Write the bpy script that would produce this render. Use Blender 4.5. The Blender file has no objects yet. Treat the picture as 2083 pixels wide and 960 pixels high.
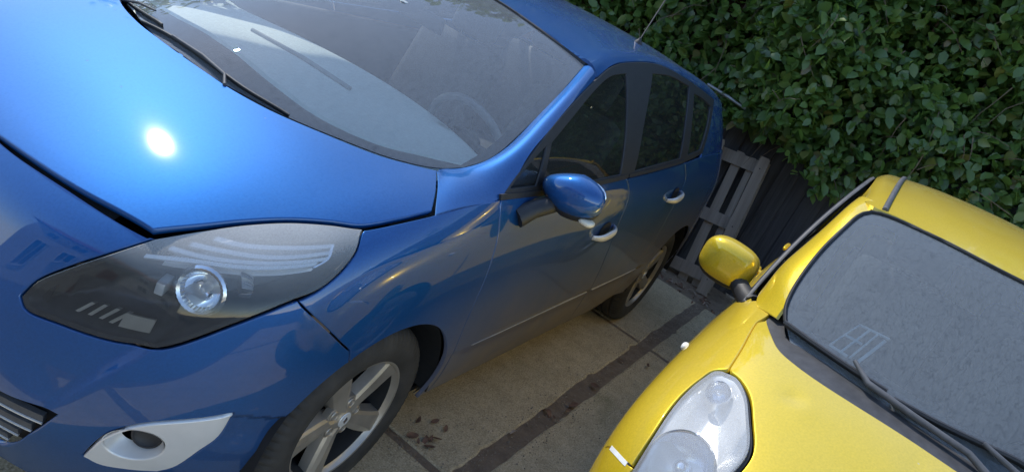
import bpy, bmesh, math, random
import numpy as np
from mathutils import Matrix, Vector
from mathutils.geometry import delaunay_2d_cdt
rnd = random.Random(7); npr = np.random.default_rng(7)
R_ = math.radians
scene = bpy.context.scene
# ---------------------------------------------------------------- camera
cam_d = bpy.data.cameras.new('camera'); cam = bpy.data.objects.new('camera', cam_d); scene.collection.objects.link(cam)
cam_d.sensor_width = 36.0; cam_d.lens = 27.05; cam_d.clip_start = .05; cam_d.clip_end = 2000
def aim(loc, yaw, pitch, roll):
    f = Vector((math.cos(yaw)*math.cos(pitch), math.sin(yaw)*math.cos(pitch), math.sin(pitch)))
    x = f.cross(Vector((0, 0, 1))).normalized(); u = x.cross(f)
    c, s = math.cos(roll), math.sin(roll)
    x, u = x*c-u*s, u*c+x*s
    m = Matrix((x, u, -f)).transposed().to_4x4(); m.translation = loc
    return m
cam.matrix_world = aim(Vector((1.680, 1.753, 1.754)), R_(202.133), R_(-19.759), R_(-26.394))
scene.camera = cam
# ---------------------------------------------------------------- sky, sun, exposure
SUN = Vector((-.207, -.648, .735)).normalized()          # direction towards the sun
world = bpy.data.worlds.new('World'); scene.world = world; world.use_nodes = True
wn = world.node_tree.nodes; wl = world.node_tree.links
sky = wn.new('ShaderNodeTexSky'); sky.sky_type = 'NISHITA'; sky.sun_disc = False
sky.sun_elevation = math.asin(SUN.z); sky.sun_rotation = math.atan2(SUN.x, SUN.y)
sky.air_density = 1.0; sky.dust_density = .15; sky.ozone_density = 1.2
bg = wn['Background']; bg.inputs['Strength'].default_value = .15
wl.new(sky.outputs[0], bg.inputs[0])
sun_d = bpy.data.lights.new('sun', 'SUN'); sun_d.energy = 2.05; sun_d.angle = R_(.53); sun_d.color = (1, .955, .88)
sun = bpy.data.objects.new('sun', sun_d); scene.collection.objects.link(sun)
sun.rotation_euler = SUN.to_track_quat('Z', 'Y').to_euler()
vs = scene.view_settings; vs.view_transform = 'Standard'; vs.look = 'None'; vs.gamma = 1; vs.exposure = 1.12
scene.cycles.use_denoising = True; scene.cycles.max_bounces = 10; scene.cycles.transparent_max_bounces = 16
scene.cycles.sample_clamp_indirect = 8; scene.cycles.blur_glossy = .5
# ---------------------------------------------------------------- object helpers
COL = scene.collection
def link(o, parent=None):
    COL.objects.link(o)
    if parent is not None: o.parent = parent
    return o
def empty(name, loc=(0, 0, 0), rz=0, parent=None):
    o = bpy.data.objects.new(name, None); o.location = loc; o.rotation_euler[2] = rz; o.empty_display_size = .1
    return link(o, parent)
def tag(o, label, cat, group=None, kind=None):
    o['label'] = label; o['category'] = cat
    if group: o['group'] = group
    if kind: o['kind'] = kind
    return o
def mk(name, V, F, mat, parent=None, nrm=None, smooth=True, origin=None):
    V = np.asarray(V, float)
    me = bpy.data.meshes.new(name); me.from_pydata([tuple(map(float, v)) for v in V], [], [tuple(map(int, f)) for f in F])
    me.materials.append(mat)
    me.polygons.foreach_set('use_smooth', [smooth]*len(me.polygons))
    if nrm is not None: me.normals_split_custom_set_from_vertices([tuple(map(float, n)) for n in nrm])
    me.update()
    return link(bpy.data.objects.new(name, me), parent)
class MB:
    """collects simple solids into one mesh"""
    def __init__(s): s.v = []; s.f = []
    def add(s, V, F):
        o = len(s.v); s.v += [tuple(v) for v in V]; s.f += [tuple(i+o for i in f) for f in F]; return s
    def box(s, c, d, M=None, bev=0):
        c = np.array(c, float); h = np.array(d, float)/2
        if bev <= 0:
            V = [c+h*np.array(k) for k in ((-1,-1,-1),(1,-1,-1),(1,1,-1),(-1,1,-1),(-1,-1,1),(1,-1,1),(1,1,1),(-1,1,1))]
            F = [(0,3,2,1),(4,5,6,7),(0,1,5,4),(1,2,6,5),(2,3,7,6),(3,0,4,7)]
        else:
            bm = bmesh.new(); bmesh.ops.create_cube(bm, size=1)
            for v in bm.verts: v.co = Vector(c+2*h*np.array(v.co))
            bmesh.ops.bevel(bm, geom=list(bm.edges), offset=bev, segments=2, profile=.5, affect='EDGES')
            bm.verts.index_update(); V = [np.array(v.co) for v in bm.verts]; F = [[v.index for v in f.verts] for f in bm.faces]; bm.free()
        if M is not None: V = [np.array(M @ Vector(v)) for v in V]
        return s.add(V, F)
    def tube(s, pts, r, n=8, cap=True):
        pts = [Vector(p) for p in pts]; rs = r if isinstance(r, (list, tuple)) else [r]*len(pts); o = len(s.v); up = None
        for i, p in enumerate(pts):
            t = (pts[min(i+1, len(pts)-1)]-pts[max(i-1, 0)]).normalized()
            if up is None: up = t.orthogonal().normalized()
            up = (up-t*up.dot(t)).normalized(); w = t.cross(up)
            for k in range(n):
                a = 2*math.pi*k/n; s.v.append(tuple(p+(up*math.cos(a)+w*math.sin(a))*rs[i]))
        for i in range(len(pts)-1):
            for k in range(n):
                k2 = (k+1) % n; s.f.append((o+i*n+k, o+i*n+k2, o+(i+1)*n+k2, o+(i+1)*n+k))
        if cap: s.f.append(tuple(o+k for k in range(n-1, -1, -1))); s.f.append(tuple(o+(len(pts)-1)*n+k for k in range(n)))
        return s
    def lathe(s, prof, n=48, M=None, rmod=None):
        """prof: (axial, radius) about local Z"""
        o = len(s.v); m = len(prof)
        for k in range(n):
            a = 2*math.pi*k/n
            for j, (z, r) in enumerate(prof):
                rr = r+(rmod(k, j) if rmod else 0); p = Vector((rr*math.cos(a), rr*math.sin(a), z)); s.v.append(tuple(M @ p if M else p))
        for k in range(n):
            k2 = (k+1) % n
            for j in range(m-1): s.f.append((o+k*m+j, o+k2*m+j, o+k2*m+j+1, o+k*m+j+1))
        return s
    def prism(s, poly, z0, z1, M=None):
        o = len(s.v); n = len(poly)
        for z in (z0, z1):
            for (x, y) in poly:
                p = Vector((x, y, z)); s.v.append(tuple(M @ p if M else p))
        s.f.append(tuple(o+i for i in range(n-1, -1, -1))); s.f.append(tuple(o+n+i for i in range(n)))
        for i in range(n): j = (i+1) % n; s.f.append((o+i, o+j, o+n+j, o+n+i))
        return s
    def build(s, name, mat, parent=None, smooth=False, angle=None):
        o = mk(name, s.v, s.f, mat, parent, smooth=smooth)
        if angle is not None: shade(o, angle)
        return o
def shade(o, deg=35):
    me = o.data; bm = bmesh.new(); bm.from_mesh(me); bmesh.ops.recalc_face_normals(bm, faces=list(bm.faces))
    for f in bm.faces: f.smooth = True
    for e in bm.edges: e.smooth = not (len(e.link_faces) == 2 and e.calc_face_angle(0) > R_(deg))
    bm.to_mesh(me); bm.free(); return o
def mat_new(name):
    m = bpy.data.materials.new(name); m.use_nodes = True
    return m, m.node_tree.nodes, m.node_tree.links, m.node_tree.nodes['Principled BSDF']
def setp(b, **k):
    for n, v in k.items():
        n = n.replace('_', ' ')
        if n in b.inputs: b.inputs[n].default_value = (v+(1,) if isinstance(v, tuple) and len(v) == 3 else v)
def N(nt, t, **k):
    n = nt.nodes.new(t)
    for a, v in k.items():
        if hasattr(n, a): setattr(n, a, v)
        else: n.inputs[a.replace('_', ' ')].default_value = v
    return n
def ramp(nt, src, stops):
    r = nt.nodes.new('ShaderNodeValToRGB'); nt.links.new(src, r.inputs[0]); e = r.color_ramp.elements
    while len(e) < len(stops): e.new(.5)
    for i, (p, c) in enumerate(stops):
        e[i].position = p; e[i].color = (c, c, c, 1) if not isinstance(c, tuple) else c+(1,)
    return r.outputs[0]
def math_(nt, op, a, b=None, clamp=False):
    n = nt.nodes.new('ShaderNodeMath'); n.operation = op; n.use_clamp = clamp
    for i, x in enumerate((a, b)):
        if x is None: continue
        if isinstance(x, (int, float)): n.inputs[i].default_value = x
        else: nt.links.new(x, n.inputs[i])
    return n.outputs[0]
def mixc(nt, f, a, b):
    n = nt.nodes.new('ShaderNodeMix'); n.data_type = 'RGBA'
    for i, x in ((0, f), (6, a), (7, b)):
        if isinstance(x, (int, float)): n.inputs[i].default_value = x
        elif isinstance(x, tuple): n.inputs[i].default_value = x+(1,)
        else: nt.links.new(x, n.inputs[i])
    return n.outputs[2]
def coords(nt, scale=(1, 1, 1), kind='Object'):
    tc = nt.nodes.new('ShaderNodeTexCoord'); mp = nt.nodes.new('ShaderNodeMapping'); mp.inputs['Scale'].default_value = scale
    nt.links.new(tc.outputs[kind], mp.inputs[0]); return mp.outputs[0]
def noise(nt, vec, scale, detail=4, rough=.55, dist=0):
    n = nt.nodes.new('ShaderNodeTexNoise'); n.inputs['Scale'].default_value = scale; n.inputs['Detail'].default_value = detail
    n.inputs['Roughness'].default_value = rough; n.inputs['Distortion'].default_value = dist; nt.links.new(vec, n.inputs['Vector']); return n.outputs[0]
def bump(nt, bsdf, h, strength=.3, dist=.01, inp='Normal'):
    b = nt.nodes.new('ShaderNodeBump'); b.inputs['Strength'].default_value = strength; b.inputs['Distance'].default_value = dist
    nt.links.new(h, b.inputs['Height']); nt.links.new(b.outputs[0], bsdf.inputs[inp]); return b
def simple(name, col, rough=.5, metal=0., var=.15, vscale=20, bmp=0, bscale=60, spec=.5, coat=0):
    m, nd, lk, b = mat_new(name); nt = m.node_tree
    v = noise(nt, coords(nt), vscale, 5)
    c = mixc(nt, ramp(nt, v, [(.3, 0.), (.7, 1.)]), tuple(max(0, x*(1-var)) for x in col), tuple(min(1, x*(1+var)) for x in col))
    lk.new(c, b.inputs['Base Color']); setp(b, Roughness=rough, Metallic=metal, Specular_IOR_Level=spec, Coat_Weight=coat)
    if bmp: bump(nt, b, noise(nt, coords(nt), bscale, 6), bmp, .004)
    return m
# ---------------------------------------------------------------- materials
def paint(name, col, metal, dustcol, up_amt, side_amt, low_col=None, base_rough=.38, coat_rough=.03, speck=.4, coat_up=.034):
    """clear-coated car paint under a film of settled dust and road spray"""
    m, nd, lk, b = mat_new(name); nt = m.node_tree; co = coords(nt)
    setp(b, Metallic=metal, Roughness=base_rough, Coat_Weight=1., Coat_Roughness=coat_rough, Coat_IOR=1.57, Specular_IOR_Level=0.)
    n1 = noise(nt, co, 7, 6, .6); n2 = noise(nt, co, 160, 3, .6); n3 = noise(nt, coords(nt, (1, 1, .25)), 90, 3, .6)
    base = mixc(nt, ramp(nt, n2, [(.3, 0.), (.7, 1.)]), tuple(x*.92 for x in col), tuple(min(1, x*1.08) for x in col))
    lk.new(base, b.inputs['Base Color'])
    g = nd.new('ShaderNodeNewGeometry'); sx = nd.new('ShaderNodeSeparateXYZ'); lk.new(g.outputs['Normal'], sx.inputs[0])
    up = ramp(nt, sx.outputs[2], [(.35, 0.), (1., 1.)])
    lk.new(math_(nt, 'ADD', math_(nt, 'MULTIPLY', up, coat_up), coat_rough), b.inputs['Coat Roughness'])
    px = nd.new('ShaderNodeSeparateXYZ'); lk.new(g.outputs['Position'], px.inputs[0])
    pat = math_(nt, 'MULTIPLY', ramp(nt, n1, [(.25, .55), (.75, 1.)]), ramp(nt, math_(nt, 'ADD', n2, math_(nt, 'MULTIPLY', n3, .9)), [(.55, speck), (1.25, 1.)]))
    amt = math_(nt, 'MULTIPLY', math_(nt, 'ADD', math_(nt, 'MULTIPLY', up, up_amt), side_amt), pat)
    vo = nd.new('ShaderNodeTexVoronoi'); vo.inputs['Scale'].default_value = 22; lk.new(co, vo.inputs['Vector'])
    vs_ = nd.new('ShaderNodeSeparateXYZ'); lk.new(vo.outputs['Color'], vs_.inputs[0])
    spot = math_(nt, 'MULTIPLY', ramp(nt, vo.outputs['Distance'], [(.05, 1.), (.085, 0.)]), ramp(nt, vs_.outputs[0], [(.86, 0.), (.88, .75)]))
    amt = math_(nt, 'MAXIMUM', amt, math_(nt, 'MULTIPLY', spot, math_(nt, 'ADD', math_(nt, 'MULTIPLY', up, .8), .1)))
    d = nd.new('ShaderNodeBsdfDiffuse'); d.inputs['Color'].default_value = dustcol+(1,)
    mx = nd.new('ShaderNodeMixShader'); lk.new(amt, mx.inputs[0]); lk.new(b.outputs[0], mx.inputs[1]); lk.new(d.outputs[0], mx.inputs[2])
    out = mx.outputs[0]
    if low_col:
        lowf = math_(nt, 'MULTIPLY', ramp(nt, math_(nt, 'MULTIPLY', px.outputs[0], -1.), [(0., .12), (.6, 1.)]), 1.)
        lowf = math_(nt, 'MULTIPLY', lowf,  ramp(nt, px.outputs[2], [(.28, .78), (.5, .58), (.72, .30), (.95, .04)])); lowf = math_(nt, 'MULTIPLY', lowf, ramp(nt, n1, [(.2, .6), (.8, 1.)]))
        d2 = nd.new('ShaderNodeBsdfDiffuse'); d2.inputs['Color'].default_value = low_col+(1,)
        m2 = nd.new('ShaderNodeMixShader'); lk.new(lowf, m2.inputs[0]); lk.new(out, m2.inputs[1]); lk.new(d2.outputs[0], m2.inputs[2]); out = m2.outputs[0]
    lk.new(out, nd['Material Output'].inputs[0])
    return m
def glass(name, tint, dust=.1, updust=0., dustcol=(.5, .5, .48), streak=False, ior=1.5, rough=.0, dscale=1., trans=1.0):
    """car glass: see-through with a mirror-like surface, under a film of dust"""
    m, nd, lk, b = mat_new(name); nt = m.node_tree; nd.remove(b); co = coords(nt)
    t = nd.new('ShaderNodeBsdfTransparent'); t.inputs[0].default_value = tint+(1,)
    gl = nd.new('ShaderNodeBsdfGlossy'); gl.inputs['Roughness'].default_value = rough; gl.inputs[0].default_value = (1, 1, 1, 1)
    fr = nd.new('ShaderNodeFresnel'); fr.inputs['IOR'].default_value = ior
    mx = nd.new('ShaderNodeMixShader'); lk.new(fr.outputs[0], mx.inputs[0]); lk.new(t.outputs[0], mx.inputs[1]); lk.new(gl.outputs[0], mx.inputs[2])
    d = nd.new('ShaderNodeBsdfDiffuse'); d.inputs[0].default_value = dustcol+(1,)
    n1 = noise(nt, co, 5*dscale, 5, .6); n2 = noise(nt, coords(nt, (.6, 1, .6)), 190*dscale, 3, .7, .4)
    f = math_(nt, 'MULTIPLY', ramp(nt, n1, [(.25, .86), (.75, 1.)]), ramp(nt, n2, [(.3, .74), (.7, 1.)]))
    if streak:      # dried rain runs: thin clear wandering tracks
        vo = nd.new('ShaderNodeTexVoronoi'); vo.feature = 'DISTANCE_TO_EDGE'; vo.inputs['Scale'].default_value = 34
        wv = nd.new('ShaderNodeVectorMath'); wv.operation = 'ADD'
        nn = nd.new('ShaderNodeTexNoise'); nn.inputs['Scale'].default_value = 34; nn.inputs['Detail'].default_value = 3; lk.new(co, nn.inputs['Vector'])
        sc = nd.new('ShaderNodeVectorMath'); sc.operation = 'SCALE'; sc.inputs['Scale'].default_value = .05; lk.new(nn.outputs['Color'], sc.inputs[0])
        lk.new(coords(nt, streak), wv.inputs[0]); lk.new(sc.outputs[0], wv.inputs[1]); lk.new(wv.outputs[0], vo.inputs['Vector'])
        f = math_(nt, 'MULTIPLY', f, ramp(nt, vo.outputs['Distance'], [(.01, .72), (.05, 1.)]))
    gg = nd.new('ShaderNodeNewGeometry'); gz = nd.new('ShaderNodeSeparateXYZ'); lk.new(gg.outputs['Normal'], gz.inputs[0])
    f = math_(nt, 'MULTIPLY', f, math_(nt, 'ADD', math_(nt, 'MULTIPLY', ramp(nt, gz.outputs[2], [(.4, 0.), (.9, 1.)]), updust), dust))
    m2 = nd.new('ShaderNodeMixShader'); lk.new(f, m2.inputs[0]); lk.new(mx.outputs[0], m2.inputs[1]); lk.new(d.outputs[0], m2.inputs[2])
    lk.new(m2.outputs[0], nd['Material Output'].inputs[0]); return m
M = {}
M['blue'] = paint('blue metallic paint', (.0015, .074, .26), .55, (.20, .26, .36), .08, .008, (.25, .195, .125), .48, .018, .2)
M['yellow'] = paint('yellow paint', (.72, .505, .020), .38, (.50, .46, .30), .10, .02, None, .30, .03, .75)
M['black_plastic'] = simple('black plastic', (.022, .022, .024), .55, 0, .2, 40, .1, 300)
M['grey_plastic'] = simple('weathered grey plastic', (.075, .076, .08), .6, 0, .25, 25, .15, 200)
M['rubber'] = simple('black rubber seal', (.015, .015, .016), .6)
M['tyre'] = simple('dusty tyre rubber', (.038, .034, .030), .8, 0, .4, 12, .25, 90)
M['alloy'] = simple('dusty alloy', (.45, .40, .34), .40, .7, .2, 9, .05, 300)
M['silver'] = simple('silver painted plastic', (.70, .68, .655), .35, .3, .06, 14)
M['chrome'] = simple('chrome', (.82, .82, .82), .08, 1, .04)
M['dark'] = simple('dark cavity', (.010, .010, .011), .8)
M['frit'] = simple('dusty black glass print', (.035, .035, .038), .35, 0, .4, 60)
M['ws_blue'] = glass('dusty windscreen', (.94, .98, .96), .25, 0., (.46, .50, .54), (.6, 1.8, .6))
M['ws_yellow'] = glass('grimy windscreen', (.66, .74, .76), .40, 0., (.30, .335, .36), (.6, 1.7, .6))
M['side_glass'] = glass('tinted side window', (.62, .66, .65), .03, 0., (.45, .45, .42))
M['rear_glass'] = glass('privacy side window', (.32, .33, .33), .04, 0., (.40, .40, .38))
M['lens'] = glass('hazy headlamp lens', (.94, .95, .96), .03, .62, (.66, .65, .62), dscale=2)
M['lens_y'] = glass('clouded headlamp lens', (.90, .91, .92), .24, .16, (.72, .72, .70), dscale=2)
M['dash'] = simple('grey dashboard plastic', (.66, .71, .67), .65, 0, .08, 60, .2, 400)
M['dash_dark'] = simple('charcoal cabin plastic', (.03, .031, .034), .6, 0, .1, 60, .1, 400)
M['seat'] = simple('grey seat cloth', (.16, .165, .17), .9, 0, .2, 150, .1, 500)
M['seat_dark'] = simple('black seat cloth', (.03, .031, .033), .9, 0, .2, 150, .1, 500)
M['white_plastic'] = simple('white plastic', (.75, .75, .72), .4)
M['indicator'] = simple('clear indicator lens', (.75, .66, .50), .15)
M['red_lens'] = simple('red tail lamp lens', (.35, .01, .012), .1)
# ---------------------------------------------------------------- spline surfaces
def spl_mat(k, t):
    """rows of natural cubic spline weights for knots k evaluated at t (clamped linear outside)"""
    k = np.asarray(k, float); t = np.atleast_1d(np.asarray(t, float)); n = len(k)
    h = np.diff(k); A = np.zeros((n, n)); B = np.zeros((n, n))
    A[0, 0] = A[-1, -1] = 1
    for i in range(1, n-1):
        A[i, i-1] = h[i-1]; A[i, i] = 2*(h[i-1]+h[i]); A[i, i+1] = h[i]
        B[i, i-1] = 6/h[i-1]; B[i, i] = -6/h[i-1]-6/h[i]; B[i, i+1] = 6/h[i]
    M = np.linalg.solve(A, B); E = np.eye(n)
    tc = np.clip(t, k[0], k[-1]); i = np.clip(np.searchsorted(k, tc, side='right')-1, 0, n-2)
    hi = h[i]; a = (k[i+1]-tc)/hi; b = (tc-k[i])/hi
    W = a[:, None]*E[i]+b[:, None]*E[i+1]+((a**3-a)*hi**2/6)[:, None]*M[i]+((b**3-b)*hi**2/6)[:, None]*M[i+1]
    lo = t < k[0]; up = t > k[-1]
    if lo.any():
        d = (E[1]-E[0])/h[0]-h[0]/6*(2*M[0]+M[1]); W[lo] = E[0]+(t[lo]-k[0])[:, None]*d
    if up.any():
        d = (E[-1]-E[-2])/h[-1]+h[-1]/6*(2*M[-1]+M[-2]); W[up] = E[-1]+(t[up]-k[-1])[:, None]*d
    return W
def spl1(k, v):
    v = np.asarray(v, float)
    return lambda t: spl_mat(k, t) @ v
class Grid:
    """z-like values or 3D points over a rectangular net of knots"""
    def __init__(s, ku, kv, V): s.ku, s.kv, s.V = ku, kv, np.asarray(V, float)
    def __call__(s, u, v):
        return np.einsum('ni,nj,ij...->n...', spl_mat(s.ku, u), spl_mat(s.kv, v), s.V)
def sstep(a, b, x):
    t = np.clip((x-a)/(b-a), 0, 1); return t*t*(3-2*t)
class Surf:
    """f(u,v) -> (n,3); out = the side the normal points to"""
    def __init__(s, f, flip=False, su=1., sv=1.): s.f, s.flip, s.su, s.sv = f, flip, su, sv
    def P(s, uv):
        uv = np.atleast_2d(uv); return s.f(uv[:, 0], uv[:, 1])
    def N(s, uv, e=1e-3):
        uv = np.atleast_2d(uv); du = np.array([e/s.su, 0]); dv = np.array([0, e/s.sv])
        n = np.cross(s.P(uv+du)-s.P(uv-du), s.P(uv+dv)-s.P(uv-dv))
        n /= np.linalg.norm(n, axis=1)[:, None]+1e-12
        return -n if s.flip else n
# ---------------------------------------------------------------- blue car master surfaces
# body sides as waterlines: s runs from the middle of the nose round the corner to the tail
B_s = np.array([0, .25, .45, .62, .82, 1.02, 1.24, 1.45, 1.75, 2.75, 3.50, 4.15, 4.60, 5.0, 5.6])
B_z = np.array([.20, .35, .50, .62, .75, .88, .97, 1.03, 1.10])
_bx = {
 .20: [(.77,0),(.755,.25),(.72,.43),(.66,.57),(.54,.72),(.39,.81),(.19,.845),(0,.85),(-.3,.85),(-1.3,.85),(-2.05,.85),(-2.7,.85),(-3.12,.80),(-3.36,.56),(-3.42,0)],
 .35: [(.835,0),(.82,.25),(.78,.45),(.712,.60),(.58,.755),(.42,.845),(.2,.885),(0,.89),(-.3,.89),(-1.3,.89),(-2.05,.89),(-2.7,.89),(-3.14,.85),(-3.45,.60),(-3.52,0)],
 .50: [(.86,0),(.84,.25),(.80,.45),(.733,.605),(.60,.765),(.43,.86),(.21,.90),(0,.91),(-.3,.912),(-1.3,.915),(-2.05,.915),(-2.7,.912),(-3.15,.87),(-3.46,.62),(-3.53,0)],
 .62: [(.838,0),(.82,.25),(.782,.45),(.718,.605),(.592,.765),(.43,.86),(.215,.903),(0,.914),(-.3,.915),(-1.3,.918),(-2.05,.918),(-2.7,.916),(-3.15,.872),(-3.44,.62),(-3.51,0)],
 .75: [(.78,0),(.768,.25),(.735,.45),(.678,.60),(.562,.755),(.418,.852),(.21,.898),(0,.912),(-.3,.916),(-1.3,.92),(-2.05,.921),(-2.7,.918),(-3.14,.87),(-3.42,.62),(-3.49,0)],
 .88: [(.672,0),(.662,.25),(.635,.44),(.588,.575),(.495,.725),(.372,.825),(.185,.876),(-.01,.898),(-.3,.909),(-1.3,.918),(-2.05,.92),(-2.7,.915),(-3.13,.865),(-3.40,.61),(-3.47,0)],
 .97: [(.47,0),(.46,.25),(.435,.42),(.40,.54),(.345,.68),(.262,.785),(.125,.845),(-.04,.872),(-.3,.892),(-1.3,.908),(-2.05,.912),(-2.7,.906),(-3.12,.855),(-3.38,.60),(-3.45,0)],
 1.03:[(.30,0),(.29,.25),(.27,.40),(.24,.51),(.195,.64),(.13,.745),(.02,.812),(-.10,.845),(-.3,.874),(-1.3,.894),(-2.05,.90),(-2.7,.893),(-3.11,.84),(-3.36,.59),(-3.42,0)],
 1.10:[(.10,0),(.09,.25),(.075,.38),(.05,.48),(.01,.60),(-.04,.70),(-.11,.77),(-.19,.81),(-.32,.846),(-1.3,.868),(-2.05,.876),(-2.7,.868),(-3.10,.815),(-3.34,.57),(-3.40,0)]}
_BG = Grid(B_s, B_z, np.array([[_bx[round(float(z), 2)][i] for z in B_z] for i in range(len(B_s))]))
def b_side(s, z):
    p = _BG(s, z); x = p[:, 0]; y = p[:, 1].copy()
    # door crease: the lower panel tucks under from the line at about z = 0.5
    zc = .497-.014*(x+.4)
    w = sstep(-.30, -.50, x)*sstep(-2.35, -2.15, x)
    y -= w*np.clip(zc-z, 0, .012)*.75
    # bumper: the field between lamp and grille is set back behind a ridge; a fold runs from the fog lamp to the arch
    t = ((s-.607)*(.672-.4427)-(z-.4427)*(.743-.607))/.2666; l = ((s-.607)*(.743-.607)+(z-.4427)*(.672-.4427))/.2666
    d = -.016*sstep(0, .03, -t)*sstep(.34, .05, -t)*sstep(-.06, .06, l)*sstep(.34, .20, l)
    zf = .539-.10*(s-.96)-.02*np.sin((s-.96)*8)
    d += -.011*sstep(0, .014, zf-z)*sstep(.13, .05, zf-z)*sstep(.93, 1.0, s)*sstep(1.30, 1.2, s)
    w = sstep(1.35, 1.2, s)
    nx, ny = np.cos(np.clip(s, 0, 1.35)/1.35*1.45), np.sin(np.clip(s, 0, 1.35)/1.35*1.45)
    return np.c_[x+d*w*nx, y+d*w*ny, z]
BS = Surf(b_side)
# bonnet and nose top: z over (x, y)
_hx = np.array([-.30, -.15, 0., .15, .30, .45, .60, .72, .82])
_hy = np.array([0., .2, .4, .55, .68, .78, .86])
_hz = np.array([
 [1.150,1.147,1.135,1.117,1.094,1.066,1.025],
 [1.130,1.127,1.115,1.098,1.076,1.052,1.016],
 [1.104,1.101,1.090,1.075,1.057,1.036,1.004],
 [1.071,1.069,1.060,1.047,1.028,1.005,0.968],
 [1.030,1.028,1.020,1.007,0.986,0.956,0.910],
 [0.981,0.980,0.973,0.958,0.930,0.890,0.830],
 [0.921,0.921,0.914,0.896,0.862,0.815,0.745],
 [0.862,0.862,0.852,0.828,0.785,0.730,0.660],
 [0.795,0.793,0.778,0.745,0.695,0.635,0.560]])
_HG = Grid(_hx, _hy, _hz)
BH = Surf(lambda x, y: np.c_[x, y, _HG(x, np.abs(y))])
# windscreen
_wz = spl1([-1.15, -.97, -.7, -.4, -.1, .17, .3], [1.532, 1.487, 1.408, 1.308, 1.190, 1.066, 1.0])
BW = Surf(lambda x, y: np.c_[x, y, _wz(x)-(.325+.2*(x+.28))*y**2])
# roof
_rz = spl1([-3.25, -3.0, -2.7, -2.2, -1.7, -1.3, -1.0], [1.42, 1.465, 1.505, 1.543, 1.548, 1.528, 1.488])
BR = Surf(lambda x, y: np.c_[x, y, _rz(x)-.08*y**2-.06*y**4])
# greenhouse side
_gy = spl1([-3.4, -3.0, -2.7, -2.05, -1.3, -.6, -.2], [.76, .835, .862, .88, .874, .862, .842])
BG = Surf(lambda x, z: np.c_[x, _gy(x)-.40*(z-1.09)-.60*(z-1.09)**2, z])
# ---------------------------------------------------------------- yellow car master surfaces (its own frame; y grows towards its right side)
Y_s = np.array([0, .25, .45, .64, .80, .97, 1.17, 1.47, 2.27, 3.27, 3.87, 4.2, 4.8])
Y_v = np.array([0, .15, .30, .45, .59, .72, .85, 1.02, 1.18, 1.32])
Y_z = [.20, .35, .50, .65, .78, .88, .95, 1.02, 1.06, 1.085]
_yb = [
 [(.62,0),(.60,.25),(.55,.43),(.49,.56),(.41,.68),(.28,.76),(.1,.79),(-.2,.80),(-1,.80),(-2,.79),(-2.6,.74),(-2.85,.55),(-2.9,0)],
 [(.69,0),(.675,.26),(.625,.45),(.55,.605),(.455,.725),(.31,.80),(.1,.822),(-.2,.828),(-1,.825),(-2,.82),(-2.6,.77),(-2.93,.58),(-3.0,0)],
 [(.70,0),(.685,.26),(.64,.46),(.565,.62),(.465,.74),(.31,.815),(.1,.834),(-.2,.838),(-1,.835),(-2,.83),(-2.62,.78),(-2.96,.6),(-3.03,0)],
 [(.68,0),(.665,.25),(.62,.44),(.55,.60),(.455,.73),(.31,.81),(.1,.835),(-.2,.842),(-1,.838),(-2,.835),(-2.62,.785),(-2.95,.6),(-3.02,0)],
 [(.62,0),(.605,.24),(.56,.42),(.49,.57),(.395,.69),(.25,.78),(.06,.82),(-.2,.835),(-1,.835),(-2,.832),(-2.6,.78),(-2.92,.6),(-3.0,0)],
 [(.50,0),(.485,.22),(.44,.39),(.375,.53),(.28,.645),(.15,.73),(-.02,.78),(-.24,.808),(-1,.822),(-2,.82),(-2.58,.77),(-2.9,.59),(-2.98,0)],
 [(.36,0),(.345,.20),(.305,.36),(.245,.49),(.16,.60),(.05,.68),(-.09,.735),(-.28,.775),(-1,.80),(-2,.80),(-2.56,.75),(-2.88,.58),(-2.96,0)],
 [(.16,0),(.15,.18),(.115,.33),(.06,.45),(-.02,.56),(-.11,.635),(-.21,.69),(-.36,.735),(-1,.768),(-2,.77),(-2.54,.72),(-2.85,.56),(-2.93,0)],
 [(-.02,0),(-.03,.16),(-.06,.30),(-.11,.41),(-.18,.51),(-.26,.585),(-.34,.64),(-.47,.69),(-1,.745),(-2,.75),(-2.52,.70),(-2.83,.55),(-2.91,0)],
 [(-.16,0),(-.17,.14),(-.20,.27),(-.25,.37),(-.32,.46),(-.40,.54),(-.48,.60),(-.60,.655),(-1,.73),(-2,.74),(-2.50,.69),(-2.82,.54),(-2.9,0)]]
for j, a in enumerate((.0, .01, .02, .024, .024, .018, .012, .01, .01, .01)):
    _yb[j] = [(x, y+float(sstep(.25, .6, y))*a*float(sstep(.50, .18, x)) + (0 if x > -.3 or y < .1 else (.012 if j < 6 else .034)*float(sstep(-.4, -.9, x)))) for x, y in _yb[j]]
_YG = Grid(Y_s, Y_v, np.array([[_yb[j][i]+(Y_z[j],) for j in range(10)] for i in range(13)]))
YS = Surf(lambda s, v: _YG(s, v))
_ywz = spl1([-.95, -.80, -.69, -.5, -.3, -.1, .05], [1.60, 1.537, 1.482, 1.370, 1.232, 1.072, .94])
YW = Surf(lambda x, y: np.c_[x, y, _ywz(x)-(.27+.12*(x+.75))*y**2])
_yrz = spl1([-2.8, -2.5, -2.2, -1.8, -1.3, -.95, -.69], [1.46, 1.522, 1.553, 1.575, 1.567, 1.532, 1.482])
YR = Surf(lambda x, y: np.c_[x, y, _yrz(x)-.10*y**2-.12*y**4])
_yg = spl1([-2.8, -2.4, -2., -1.3, -.7, -.3], [.69, .765, .80, .808, .803, .785])
YG = Surf(lambda x, z: np.c_[x, _yg(x)-.10*(z-.98)-.25*(z-.98)**2, z])
YX0, YYC = -.55, 2.335
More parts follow.
